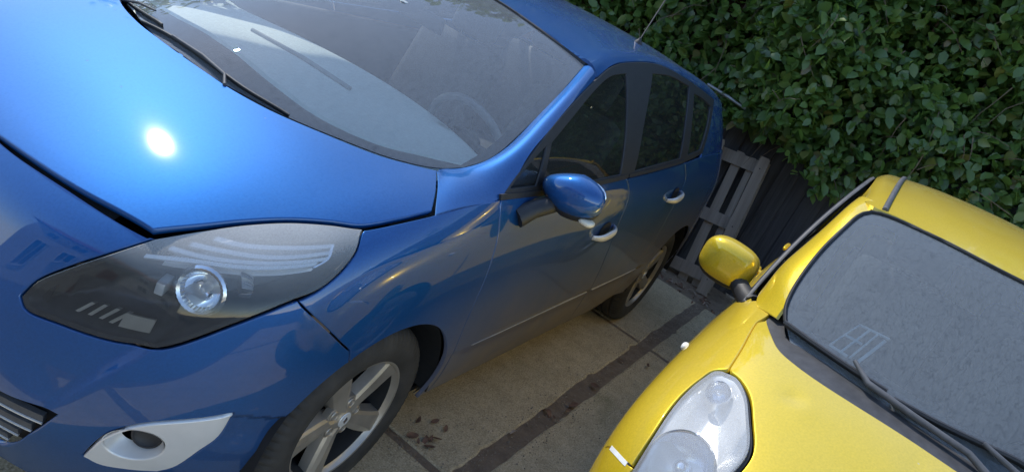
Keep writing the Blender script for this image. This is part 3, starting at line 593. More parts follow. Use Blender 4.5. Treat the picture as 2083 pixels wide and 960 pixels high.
# wheel wells and floor
w = MB()
for cx in (0, -2.7):
    for sg in (1, -1):
        n = 24; prev = None
        for k in range(n+1):
            a = R_(-2+184*k/n); p = [(cx+.385*math.cos(a), sg*.885, .325+.385*math.sin(a)), (cx+.385*math.cos(a), sg*.55, .325+.385*math.sin(a))]
            i0 = len(w.v); w.v += p
            if prev is not None: w.f.append((prev, prev+1, i0+1, i0))
            prev = i0
        w.prism([(.385*math.cos(2*math.pi*k/24), .385*math.sin(2*math.pi*k/24)) for k in range(24)], sg*.55-.004, sg*.55+.004, Matrix.Translation((cx, 0, .325)) @ Matrix(((1, 0, 0, 0), (0, 0, 1, 0), (0, 1, 0, 0), (0, 0, 0, 1))))
w.box((-1.35, 0, .25), (3.9, 1.62, .02)); w.build('underbody', M['dark'], car)
# ---------------------------------------------------------------- wheels
def wheel(loc, side, rot, R=.326, W=.205, rim=.214, parent=car, spokes=5):
    wh = empty('wheel', loc, 0, parent)
    X = Matrix(((1, 0, 0, 0), (0, 0, side, 0), (0, 1, 0, 0), (0, 0, 0, 1)))      # lathe axis -> outward
    h = W/2; b = MB()
    prof = [(h-.035, rim-.006), (h-.012, rim+.002), (h-.004, rim+.014), (h, rim+.045), (h-.001, R-.052), (h-.008, R-.030), (h-.014, R-.018), (h-.030, R-.006), (h-.050, R-.001),
            (h-.056, R-.009), (h-.064, R-.009), (h-.070, R), (.006, R+.001), (.005, R-.008), (-.005, R-.008), (-.006, R+.001), (-h+.05, R-.001), (-h+.014, R-.018), (-h, rim+.045), (-h+.02, rim)]
    ng = 216
    b.lathe(prof, ng, X, lambda k, j: -.007 if (k % 3 == 0 and 5 <= j <= 8) else 0)
    ty = b.build('tyre', M['tyre'], wh, angle=28)
    b = MB(); b.lathe([(-h+.03, rim-.02), (h-.06, rim-.022), (h-.032, rim-.014)], 96, X); b.build('barrel', M['dark'], wh, angle=40)
    b = MB(); b.lathe([(h-.032, rim-.014), (h-.028, rim-.010), (h-.014, rim-.004), (h-.012, rim+.003), (h-.02, rim+.004)], 96, X)
    rm = b.build('rim', M['alloy'], wh, angle=40)
    b = MB(); b.lathe([(.0, rim-.02), (-.005, .02), (-.006, 0.)], 48, X); b.build('brake_backing', M['dark'], wh)
    b = MB(); b.lathe([(.012, .055), (.012, .135), (-.008, .138), (-.008, .05)], 48, X); b.build('brake_disc', M['grey_plastic'], wh, angle=40)
    for k in range(spokes):
        a = rot+2*math.pi*k/spokes; sm = X @ Matrix.Rotation(a*1., 4, 'Z')
        z0 = h-.052; z1 = h-.020; b = MB()
        # outline of one face, hub to rim: flat blade with a raised ridge off its middle
        rs = [.030, .060, .095, .135, .175, rim-.008]; wl = [-.020, -.028, -.032, -.036, -.042, -.050]; wr = [.020, .028, .033, .036, .036, .034]; wm = [.006, .008, .008, .010, .014, .018]
        zc = [z1-.012, z1-.014, z1-.011, z1-.008, z1-.006, z1-.004]
        rings = []
        for r, l, rr, mm, z in zip(rs, wl, wr, wm, zc):
            rings.append([(r, l-.007, z-.040), (r, l, z-.008), (r, l+.010, z-.001), (r, mm, z+.005), (r, rr-.008, z-.002), (r, rr, z-.010), (r, rr+.007, z-.040)])
        o = 0; m7 = 7
        for g in rings: b.v += [tuple(sm @ Vector(p)) for p in g]
        for i in range(len(rings)-1):
            for j in range(m7-1): b.f.append((i*m7+j, (i+1)*m7+j, (i+1)*m7+j+1, i*m7+j+1))
        b.f.append(tuple(range(m7))); b.f.append(tuple((len(rings)-1)*m7+j for j in range(m7)))
        sp = b.build('spoke', M['alloy'], wh, angle=12)
        bt = MB(); sm2 = X @ Matrix.Rotation(a+math.pi/spokes, 4, 'Z')
        bt.lathe([(h-.060, .017), (h-.0335, .0165), (h-.0318, .015), (h-.033, .0135), (h-.054, .0125), (h-.054, 0)], 20, sm2 @ Matrix.Translation((.055, 0, 0)))
        bo = bt.build('bolt_hole', M['alloy'], wh, angle=40)
        MB().lathe([(h-.0535, .0115), (h-.047, .009), (h-.046, 0)], 6, sm2 @ Matrix.Translation((.055, 0, 0))).build('bolt', M['dark'], bo)
    MB().lathe([(h-.060, .078), (h-.040, .076), (h-.036, .060), (h-.034, .040), (h-.030, .032), (h-.027, .028), (h-.026, 0)], 40, X).build('hub', M['alloy'], wh, angle=30)
    cap = MB().lathe([(h-.0262, .026), (h-.0235, .024), (h-.023, 0)], 32, X).build('centre_cap', M['silver'], wh, angle=40)
    d = .015; MB().prism([(0, d), (-d*.62, 0), (0, -d), (d*.62, 0)], h-.024, h-.0218, X).build('emblem', M['chrome'], cap)
    return wh
wheel((0, .775, .326), 1, R_(64)); wheel((-2.7, .775, .326), 1, R_(70)); wheel((0, -.775, .326), -1, R_(20)); wheel((-2.7, -.775, .326), -1, R_(40))
# ---------------------------------------------------------------- blue car: lamps, grille, mirrors, trim, cabin
def poly_dist(P, poly):
    d = np.full(len(P), 9.); n = len(poly)
    for i in range(n):
        a, b = poly[i], poly[(i+1) % n]; ab = b-a; t = np.clip(((P-a) @ ab)/(ab @ ab+1e-12), 0, 1); d = np.minimum(d, np.linalg.norm(P-a-t[:, None]*ab, axis=1))
    return d
def strip(S, pts, w, off, mb, wdir=(0, 1), th=.006, n=24):
    """bent bar lying on a surface: pts in uv, width w along uv direction wdir"""
    Q = catmull(pts, .01, S.P); wd = np.array(wdir)/np.linalg.norm(wdir)
    a, b = Q-wd*w/2, Q+wd*w/2; Na, Nb = S.N(a), S.N(b); A0, B0 = S.P(a)+Na*off, S.P(b)+Nb*off; A1, B1 = A0-Na*th, B0-Nb*th
    o = len(mb.v); k = len(Q)
    for i in range(k): mb.v += [tuple(A0[i]), tuple(B0[i]), tuple(B1[i]), tuple(A1[i])]
    for i in range(k-1):
        for j in range(4): mb.f.append((o+i*4+j, o+i*4+(j+1) % 4, o+(i+1)*4+(j+1) % 4, o+(i+1)*4+j))
    mb.f.append((o, o+1, o+2, o+3)); mb.f.append(tuple(o+(k-1)*4+j for j in (3, 2, 1, 0)))
    return mb
def mirrored(ob):
    c = ob.copy(); c.data = ob.data.copy(); me = c.data
    me.transform(Matrix.Diagonal((1, -1, 1, 1))); me.flip_normals(); return c
M['lamp_black'] = simple('lamp housing', (.06, .06, .062), .35, 0, .2, 30)
M['fin'] = simple('dull lamp fin', (.34, .33, .29), .3, .3, .1)
M['ring'] = simple('ribbed chrome', (.62, .63, .65), .22, .95, .1)
M['lamp_bar'] = simple('pale lamp bar', (.78, .77, .74), .25, .3, .05)
M['lamp_clear'] = glass('ribbed lamp glass', (.86, .88, .9), .10, 0., (.7, .7, .7), dscale=3)
hl_out = outline(BS, T['headlight'], .012)
def hb(s, z):
    uv = np.c_[s, z]; d = poly_dist(uv, hl_out); ins = inside(uv, hl_out)
    dep = np.where(ins, .004+.105*sstep(0, .07, d), .004)
    return BS.P(uv)-BS.N(uv)*dep[:, None]
HB = Surf(hb)
for mir in (False, True):
    hl = panel('headlight', BS, T['headlight'], M['lens'], car, .03, .003, .002, .006, mirror=mir, off=.001)
    parts = [panel('lamp_housing', HB, T['headlight'], M['lamp_black'], hl, .014, .006, .001, .003, mirror=mir, flange=False)]
    rimp = T['headlight']; Lp = outline(BS, rimp, .012); Li, inn = shift_uv(BS, Lp, .012); Lo = Lp
    A, B = BS.P(shift_uv(BS, Lp, .003)[0])-BS.N(Lp)*.003, BS.P(Li)-BS.N(Li)*.006; n = len(Lp)
    V = np.vstack([A, B]); F = [(i, (i+1) % n, n+(i+1) % n, n+i) for i in range(n)]
    if mir: V = V*[1, -1, 1]; F = [f[::-1] for f in F]
    mk('lamp_seal', V, F, M['rubber'], hl)
    sg = -1 if mir else 1
    def up(mb, name, mat, angle=30):
        o = mb.build(name, mat, hl, angle=angle)
        if mir: o.data.transform(Matrix.Diagonal((1, -1, 1, 1))); o.data.flip_normals()
        return o
    for bar in [[[.7176,.9053],[.7867,.911],[.8881,.9279],[1.0156,.9489]], [[.685,.8855],[.7718,.8945],[.8737,.9074],[1.0281,.937]], [[.6548,.8682],[.7383,.875],[.8513,.8925],[1.0336,.9251]], [[.6226,.8408],[.7062,.8601],[.8272,.8794],[1.01,.9127]]]:
        up(strip(BS, bar, .0075, -.012, MB(), (0, 1), .012), 'indicator_bar', M['lamp_bar'])
    up(strip(BS, [[.66, .870], [.76, .888], [.88, .906], [1.02, .930]], .060, -.034, MB(), (0, 1), .004), 'indicator_reflector', M['silver'])
    up(strip(BS, [[1.0156,.951],[1.035,.925],[1.01,.905]], .010, -.012, MB(), (1, 0), .03), 'indicator_end', M['chrome'])
    for i, (a, b) in enumerate([([.5533,.6746],[.5753,.7053]), ([.5817,.6777],[.6022,.7106]), ([.6071,.679],[.6301,.7126]), ([.63,.6775],[.6549,.7129])]):
        up(strip(BS, [a, [(a[0]+b[0])/2, (a[1]+b[1])/2], b], .009, -.022, MB(), (1, 0), .012), 'lamp_fin', M['fin'])
    up(strip(BS, [[.648,.694],[.685,.699],[.712,.704]], .034, -.02, MB(), (0, 1), .006), 'lamp_plate', M['fin'])
    # main beam: ribbed ring round a mirror bowl
    c = BS.P([[.774, .817]])[0]-BS.N([[.774, .817]])[0]*.026; ax = Vector((.86, .42, .18)).normalized(); Mx = Matrix.Translation(c) @ ax.to_track_quat('Z', 'Y').to_matrix().to_4x4()
    up(MB().lathe([(.012, .057), (.016, .051), (.012, .044), (-.004, .040), (-.004, .048), (.004, .057), (.012, .057)], 64, Mx, lambda k, j: .0010 if k % 2 else 0), 'lamp_ring', M['ring'], 20)
    up(MB().lathe([(-.002, .042), (-.018, .036), (-.030, .022), (-.034, .010), (-.034, 0)], 40, Mx), 'reflector', M['chrome'], 60)
    up(MB().lathe([(-.034, .011), (-.008, .010), (.002, .006), (.003, 0)], 20, Mx), 'bulb_cap', M['silver'], 40)
    bx = BS.P([[.862, .850]])[0]-BS.N([[.862, .850]])[0]*.032
    up(MB().box((0, 0, 0), (.028, .055, .030), Matrix.Translation(bx) @ Matrix.Rotation(R_(-35), 4, 'Z') @ Matrix.Rotation(R_(-12), 4, 'X'), .003), 'side_reflector', M['chrome'])
    bx = BS.P([[.69, .80]])[0]-BS.N([[.69, .80]])[0]*.045
    up(MB().box((0, 0, 0), (.02, .05, .030), Matrix.Translation(bx) @ Matrix.Rotation(R_(-60), 4, 'Z'), .003), 'side_reflector', M['lamp_bar'])
# fog lamp surrounds
for mir in (False, True):
    ce, ru, rv = np.array([.772, .418]), .060, .046
    ell = [[[ce[0]+ru*math.cos(a)+.008*math.sin(a), ce[1]+rv*math.sin(a)] for a in np.linspace(0, 2*math.pi, 25)]]
    fz = panel('fog_lamp_surround', BS, T['fog_bezel'], M['silver'], car, .02, .003, .003, .02, holes=[ell], off=.004, mirror=mir)
    E = np.array(ell[0][:-1]); E = catmull(ell[0], .008, BS.P)[:-1]; n = len(E); rings = []
    for f, d in ((1.0, -.001), (.93, .012), (.85, .026), (.74, .036)):
        q = np.array([ce[0]+.010*(1-f)*3, ce[1]])+(E-ce)*f; rings.append(BS.P(q)-BS.N(q)*d)
    V = np.vstack(rings); F = [(r*n+i, (r+1)*n+i, (r+1)*n+(i+1) % n, r*n+(i+1) % n) for r in range(3) for i in range(n)]
    if mir: V = V*[1, -1, 1]; F = [f[::-1] for f in F]
    mk('lamp_bowl', V, F, M['silver'], fz)
    q = ce+[.022, .004]; p = BS.P([q])[0]-BS.N([q])[0]*.032; nn = Vector((.75, .62, .1)).normalized(); Mx = Matrix.Translation(p) @ nn.to_track_quat('Z', 'Y').to_matrix().to_4x4()
    if mir: Mx = Matrix.Diagonal((1, -1, 1, 1)) @ Mx
    MB().lathe([(-.03, .040), (.004, .036), (.006, .031), (.002, .028), (-.002, .014), (-.002, 0)], 36, Mx).build('fog_lamp', M['black_plastic'], fz, angle=40)
# grille
gb = Surf(lambda s, z: BS.P(np.c_[s, z])-BS.N(np.c_[s, z])*.035)
gr = panel('grille', gb, T['grille'], M['dark'], car, .05, -.006, .001, .004, seam=seam_at('u'), flange=False)
tip = lambda z: np.interp(z, [.222, .227, .30, .3552, .4427], [.448, .453, .505, .5516, .605])
for z in (.400, .356, .311, .262):
    for sg in (1, -1):
        e = float(tip(z)); mb = strip(BS, [[0, z-.004], [e*.5, z-.002], [e-.004, z+.001]], .024, -.010, MB(), (0, 1), .014)
        o = mb.build('grille_slat', M['grey_plastic'], gr, angle=30); mb2 = strip(BS, [[0, z-.016], [e*.5, z-.014], [e-.004, z-.011]], .004, -.007, MB(), (0, 1), .006); o2 = mb2.build('slat_edge', M['silver'], o, angle=30)
        for x in (o, o2):
            if sg < 0: x.data.transform(Matrix.Diagonal((1, -1, 1, 1))); x.data.flip_normals()
# door handles
def handle(S, s, z, mir, L=.2):
    q = np.array([s, z]); p = S.P([q])[0]; n = S.N([q])[0]; t = (S.P([q+[.02, .003]])[0]-p); t /= np.linalg.norm(t); b = np.cross(n, t)
    h = MB(); rings = []
    for k in range(13):
        u = -1+2*k/12; w = .017*(1-.55*u*u)+.002; d = .030*(1-u**4)+.004; c = p+t*u*L/2+n*(d-.004)
        o = len(h.v)
        for j in range(10):
            a = 2*math.pi*j/10; h.v.append(tuple(c+b*w*math.cos(a)+n*.010*math.sin(a)*(1-.3*u*u)))
        if k:
            for j in range(10): h.f.append((o-10+j, o-10+(j+1) % 10, o+(j+1) % 10, o+j))
    h.f.append(tuple(range(9, -1, -1))); h.f.append(tuple(o+j for j in range(10)))
    hd = h.build('door_handle', M['silver'], car, angle=50)
    c = MB(); o = 0; c.v.append(tuple(p+n*.0015))
    for j in range(24): a = 2*math.pi*j/24; q2 = p+t*.052*math.cos(a)+b*.034*(math.sin(a)+.35)+n*.003; c.v.append(tuple(q2))
    c.f = [(0, 1+j, 1+(j+1) % 24) for j in range(24)]; cu = c.build('handle_recess', M['dark'], hd)
    if mir:
        for x in (hd, cu): x.data.transform(Matrix.Diagonal((1, -1, 1, 1))); x.data.flip_normals()
for mir in (False, True): handle(BS, 2.69, .862, mir); handle(BS, 3.52, .962, mir)
# door mirrors
def ellip(mb, c, r, e=.8, n=28, m=18, M4=None, keep=None, xf=None):
    o = len(mb.v); sp = lambda a, p: math.copysign(abs(a)**p, a)
    for i in range(m+1):
        ph = -math.pi/2+math.pi*i/m
        for k in range(n):
            th = 2*math.pi*k/n; p = Vector((r[0]*sp(math.cos(ph), e)*sp(math.cos(th), e), r[1]*sp(math.cos(ph), e)*sp(math.sin(th), e), r[2]*sp(math.sin(ph), e)))
            if xf: p = xf(p)
            p = (M4 @ p) if M4 else p; mb.v.append((p.x+c[0], p.y+c[1], p.z+c[2]))
    for i in range(m):
        for k in range(n): mb.f.append((o+i*n+k, o+i*n+(k+1) % n, o+(i+1)*n+(k+1) % n, o+(i+1)*n+k))
    return mb
def door_mirror(c, out, paintm, size, parent, arm, tilt=0, taper=.25):
    """housing, dark rim with the glass at its rear, arm to the door; out = +1 left, -1 right"""
    rt = empty('door_mirror', c, 0, parent); rx, ry, rz = size
    def xf(p):
        q = p.y*out/ry                                    # -1 at the door, +1 at the tip
        f = 1-taper*max(0, -q)-.10*max(0, q)**2; z = p.z*f+(.10*rz*q if tilt else 0)
        x = p.x*(1.0 if p.x > 0 else .55)*(1-.22*max(0, q)**2)
        return Vector((x-.02*q*0, p.y, z))
    ee = .62 if not tilt else .8; sh = MB(); ellip(sh, (0, 0, 0), size, ee, xf=xf); shell = sh.build('mirror_cap', paintm, rt, smooth=True)
    # lower dark half
    lo = MB(); ellip(lo, (-.006, 0, -.012), (rx*.96, ry*.97, rz*.97), ee, xf=xf); lo.build('mirror_base', M['black_plastic'], rt, smooth=True)
    gl = MB(); ellip(gl, (-rx*.55, 0, 0), (.006, ry*.86, rz*.84), .6, 24, 10, xf=xf); gl.build('mirror_glass', M['chrome'], rt, smooth=True)
    a = MB(); a.tube([Vector(q)-Vector(c) for q in arm[0]], arm[1], 10); am = a.build('mirror_arm', M['black_plastic'], rt, angle=50)
    return rt
mr = door_mirror((-.56, .968, 1.122), 1, M['blue'], (.075, .108, .070), car, ([(-.42, .885, 1.0), (-.46, .905, 1.035), (-.53, .93, 1.065)], [.036, .030, .030]), 1, .5)
i_ = MB(); ellip(i_, (.012, .085, -.052), (.030, .026, .012), .8, M4=None); i_.build('mirror_indicator', M['indicator'], mr, smooth=True)
mr2 = door_mirror((-.56, -.968, 1.122), -1, M['blue'], (.075, .108, .070), car, ([(-.42, -.885, 1.0), (-.46, -.905, 1.035), (-.53, -.93, 1.065)], [.036, .030, .030]), 1)
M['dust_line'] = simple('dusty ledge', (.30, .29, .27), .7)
# dark sail panel in front of the door glass and the belt strip
for mir in (False, True):
    mb = strip(BGf, [[-.30, 1.066], [-.6, 1.070], [-.9, 1.077], [-1.30, 1.092]], .016, .006, MB(), (0, 1), .008)
    o = mb.build('belt_moulding', M['black_plastic'], car, angle=30)
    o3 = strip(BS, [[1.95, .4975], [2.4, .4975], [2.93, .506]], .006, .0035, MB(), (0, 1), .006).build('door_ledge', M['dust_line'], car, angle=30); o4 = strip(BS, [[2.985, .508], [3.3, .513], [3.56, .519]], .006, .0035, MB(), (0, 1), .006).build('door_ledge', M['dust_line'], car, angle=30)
    o2 = strip(BGf, [[-1.33, 1.094], [-1.7, 1.111], [-2.1, 1.133]], .014, .006, MB(), (0, 1), .008).build('belt_moulding', M['black_plastic'], car, angle=30)
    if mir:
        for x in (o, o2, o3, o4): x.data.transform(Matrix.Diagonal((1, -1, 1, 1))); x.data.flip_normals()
# wipers
def wiper(name, S, arm, blade, parent, lift=.02, fat=1., mats=('black_plastic', 'rubber')):
    w = empty(name, (0, 0, 0), 0, parent)
    A = S.P(arm)+S.N(arm)*lift; MB().tube(A, [.007*fat]+[.006*fat]*(len(A)-2)+[.004*fat], 8).build('wiper_arm', M['grey_plastic'], w, angle=50)
    Q = catmull(blade, .03, S.P); n = S.N(Q); P = S.P(Q)
    MB().tube(P+n*(lift*.75), .0045*fat, 6).build('blade_spine', M[mats[0]], w, angle=50)
    V = np.vstack([P+n*.001, P+n*(lift*.75)]); k = len(P)
    mb = MB(); mb.v = [tuple(v) for v in np.vstack([V+[.0015, 0, 0], V-[.0015, 0, 0]])]
    for i in range(k-1): mb.f += [(i, i+1, k+i+1, k+i), (2*k+i+1, 2*k+i, 3*k+i, 3*k+i+1)]
    mb.build('blade_rubber', M[mats[1]], w); return w
wiper('wiper', BW, [[.172, .185], [.150, .150], [.150, .05], [.152, -.08]], [[.09, .355], [.135, .22], [.150, .1], [.152, -.1], [.150, -.22]], car, .016, .75)
wiper('wiper', BW, [[.10, -.40], [.08, -.42], [.075, -.35], [.09, -.25]], [[.02, -.52], [.075, -.40], [.11, -.28], [.13, -.16]], car, .016, .75)
# roof aerial
an = MB().lathe([(0, .022), (.012, .018), (.02, .010), (.03, .006)], 20, Matrix.Translation((-2.0, .40, 1.53))).build('aerial', M['black_plastic'], car, angle=40)
MB().tube([(-2.0, .40, 1.55), (-2.28, .33, 1.83)], .0035, 6).build('aerial_rod', M['black_plastic'], an)
# rain sensor patch at the top of the screen
sn = Surf(lambda r, a: BW.P(np.c_[-.60+.085*r*np.cos(a), .055+.075*r*np.sin(a)])-[0, 0, .006])
rr, aa = np.meshgrid(np.linspace(0, 1, 5), np.linspace(0, 2*math.pi, 25), indexing='ij'); V = sn.P(np.c_[rr.ravel(), aa.ravel()])
mk('sensor_patch', V, [(i*25+j, (i+1)*25+j, (i+1)*25+j+1, i*25+j+1) for i in range(4) for j in range(24)], M['dark'], car)
MB().lathe([(0, .016), (.004, .015), (.004, 0)], 20, Matrix.Translation((-.60, .062, 1.372))).build('rain_sensor', M['silver'], car, angle=40)
# ---------------------------------------------------------------- cabin
cab = car
M['wheel_grey'] = simple('grey steering wheel leather', (.17, .175, .18), .45)
M['dash_mid'] = simple('grey vent plastic', (.30, .32, .31), .7)
net = [[(.06-.42*abs(y)**2.2, y, 1.005-.10*abs(y)**2) for y in (-.66, -.45, -.2, 0, .2, .45, .66)],
       [(-.20-.25*abs(y)**2, y, 1.025-.05*abs(y)**2) for y in (-.66, -.45, -.2, 0, .2, .45, .66)],
       [(-.50-.12*abs(y)**2, y, 1.035-.03*abs(y)**2) for y in (-.68, -.45, -.2, 0, .2, .45, .68)],
       [(-.80+.5*y*y, y, 1.025) for y in (-.70, -.45, -.2, 0, .2, .45, .70)],
       [(-.88+.5*y*y, y, .99) for y in (-.70, -.45, -.2, 0, .2, .45, .70)],
       [(-.85+.5*y*y, y, .80) for y in (-.70, -.45, -.2, 0, .2, .45, .70)]]
dash = loft('dashboard', net, M['dash'], car, 50, 50, flip=False)
d = MB(); d.tube([(-.43, -.40, 1.030), (-.455, -.15, 1.040), (-.455, .09, 1.040)], .009, 8); d.build('demister_slot', M['dash_mid'], dash)
st = empty('steering_wheel', (-.86, .37, .985), 0, car); Mx = Matrix.Rotation(R_(-62), 4, 'Y')
MB().lathe([(.016*math.sin(a), .182+.016*math.cos(a)) for a in np.linspace(0, 2*math.pi, 11)], 48, Mx).build('wheel_rim', M['wheel_grey'], st, angle=80)
MB().lathe([(-.03, .07), (.01, .068), (.03, .05), (.034, 0)], 32, Mx).build('wheel_boss', M['dash_dark'], st, angle=50)
for a in (0, 180, 90): MB().box((.115, 0, .0), (.11, .035, .018), Mx @ Matrix.Rotation(R_(a+90 if a == 90 else a), 4, 'Z') @ Matrix.Rotation(R_(90), 4, 'Z') if a != 90 else Mx @ Matrix.Rotation(R_(0), 4, 'Z'), .004).build('wheel_spoke', M['dash_dark'], st)
def seat(x, y, parent, w=.50, cloth='seat'):
    s = empty('seat', (x, y, 0), 0, parent)
    MB().box((0, 0, .52), (.52, w, .20), None, .05).build('seat_base', M[cloth], s, angle=60)
    MB().box((-.34, 0, .86), (.16, w, .66), Matrix.Translation((-.34, 0, .86)) @ Matrix.Rotation(R_(-16), 4, 'Y') @ Matrix.Translation((.34, 0, -.86)), .05).build('seat_back', M[cloth], s, angle=60)
    MB().box((-.46, 0, 1.285), (.10, .27, .19), Matrix.Translation((-.46, 0, 1.28)) @ Matrix.Rotation(R_(-12), 4, 'Y') @ Matrix.Translation((.46, 0, -1.28)), .04).build('head_restraint', M[cloth], s, angle=60)
    for k in (-.06, .06): MB().tube([(-.42, k, 1.12), (-.45, k, 1.22)], .007, 6).build('restraint_post', M['chrome'], s)
for x in (-1.35, -2.25):
    for y in (-.36, .36): seat(x, y, car)
MB().box((-1.9, 0, .30), (2.9, 1.5, .04)).build('cabin_floor', M['dash_dark'], car)
for sg in (1, -1):
    mb = MB().box((-1.7, sg*.80, .68), (2.6, .06, .74), None, .02); mb.build('door_lining', M['dash_dark'], car, angle=50)
MB().box((-3.0, 0, .75), (.06, 1.4, .7), None, .02).build('rear_bulkhead', M['dash_dark'], car, angle=50)
hn = [[(x, y, float(BR.P([[x, abs(y)]])[0][2])-.035) for y in (-.54, -.3, 0, .3, .54)] for x in (-1.08, -1.6, -2.2, -2.9)]
loft('headlining', hn, M['dash'], car, 20, 16, flip=False)
mv = MB().box((0, 0, 0), (.02, .23, .065), Matrix.Translation((-.78, .02, 1.33)) @ Matrix.Rotation(R_(10), 4, 'Y'), .009); rv = mv.build('rear_view_mirror', M['dash_dark'], car, angle=50)
MB().tube([(-.74, .03, 1.40), (-.77, .02, 1.35)], .010, 8).build('mirror_stalk', M['dash_dark'], rv)
MB().box((0, 0, 0), (.05, .05, .02), Matrix.Translation((-.72, .33, 1.06)) @ Matrix.Rotation(R_(20), 4, 'Z'), .004).build('instrument_hood', M['dash_dark'], dash, angle=40)
# ================================================================ yellow car
yc = empty('parked_car', (YX0, YYC, 0))
tag(yc, 'yellow hatchback with clouded egg shaped headlamps and dented bonnet, nearest the right edge', 'car')
TY = TRIMY
M['chrome_soft'] = simple('aged reflector', (.55, .57, .62), .22, .9, .1)
# the bonnet carries a shallow dent and a rib
def ydent(s, v):
    p = YS.P(np.c_[s, v]); n = YS.N(np.c_[s, v])
    d = -.005*np.exp(-((p[:, 0]-.10)**2+(p[:, 1]-.50)**2)/.0009)+.0025*np.exp(-((p[:, 0]-.125)**2+(p[:, 1]-.47)**2)/.002)
    d += -.0028*np.exp(-((p[:, 1]-.17-.1*(p[:, 0]-.1))**2)/.0011)*sstep(.0, .12, p[:, 0])*sstep(.45, .3, p[:, 0])
    return p+n*d[:, None]
YB = Surf(ydent)
M['cowl'] = simple('faded black cowl plastic', (.045, .045, .048), .6, 0, .3, 25, .15, 200)
panel('bonnet', YB, TY['bonnet'], M['yellow'], yc, .022, .003, .003, .02, seam=seam_at('u'))
panel('front_bumper', YS, TY['bumper'], M['yellow'], yc, .03, .003, seam=seam_at('u'))
yin = Surf(lambda s, v: YS.P(np.c_[s, v])-YS.N(np.c_[s, v])*.012)
panel('cowl', yin, TY['cowl'], M['cowl'], yc, .03, -.004, .002, .02, seam=seam_at('u'))
YGf = Surf(YG.f, True)
def win(pts): return [pts[i] if isinstance(pts[i][0], list) else pts for i in range(len(pts))]
Wf = [[[-.62, 1.04], [-.80, 1.20], [-1.0, 1.345], [-1.16, 1.425], [-1.30, 1.445]], [[-1.30, 1.445], [-1.31, 1.2], [-1.29, 1.015]], [[-1.29, 1.015], [-.95, 1.0], [-.62, 1.0]], [[-.62, 1.0], [-.62, 1.04]]]
Wr = [[[-1.40, 1.452], [-1.7, 1.45], [-2.0, 1.41]], [[-2.0, 1.41], [-2.12, 1.25], [-2.14, 1.06]], [[-2.14, 1.06], [-1.8, 1.035], [-1.385, 1.02]], [[-1.385, 1.02], [-1.40, 1.452]]]
Fo = [[[-.47, .99], [-.66, 1.16], [-.92, 1.355], [-1.12, 1.45], [-1.32, 1.476], [-1.7, 1.48], [-2.06, 1.44], [-2.3, 1.36]], [[-2.3, 1.36], [-2.28, 1.2], [-2.25, 1.05]], [[-2.25, 1.05], [-1.8, 1.015], [-1.35, .995], [-.9, .985], [-.47, .99]]]
seam3 = [(-.46, .775, 1.0), (-.56, .765, 1.075), (-.66, .745, 1.15), (-.75, .716, 1.285), (-.95, .684, 1.397), (-1.25, .672, 1.468), (-1.6, .678, 1.492), (-2.0, .668, 1.475), (-2.4, .64, 1.41)]
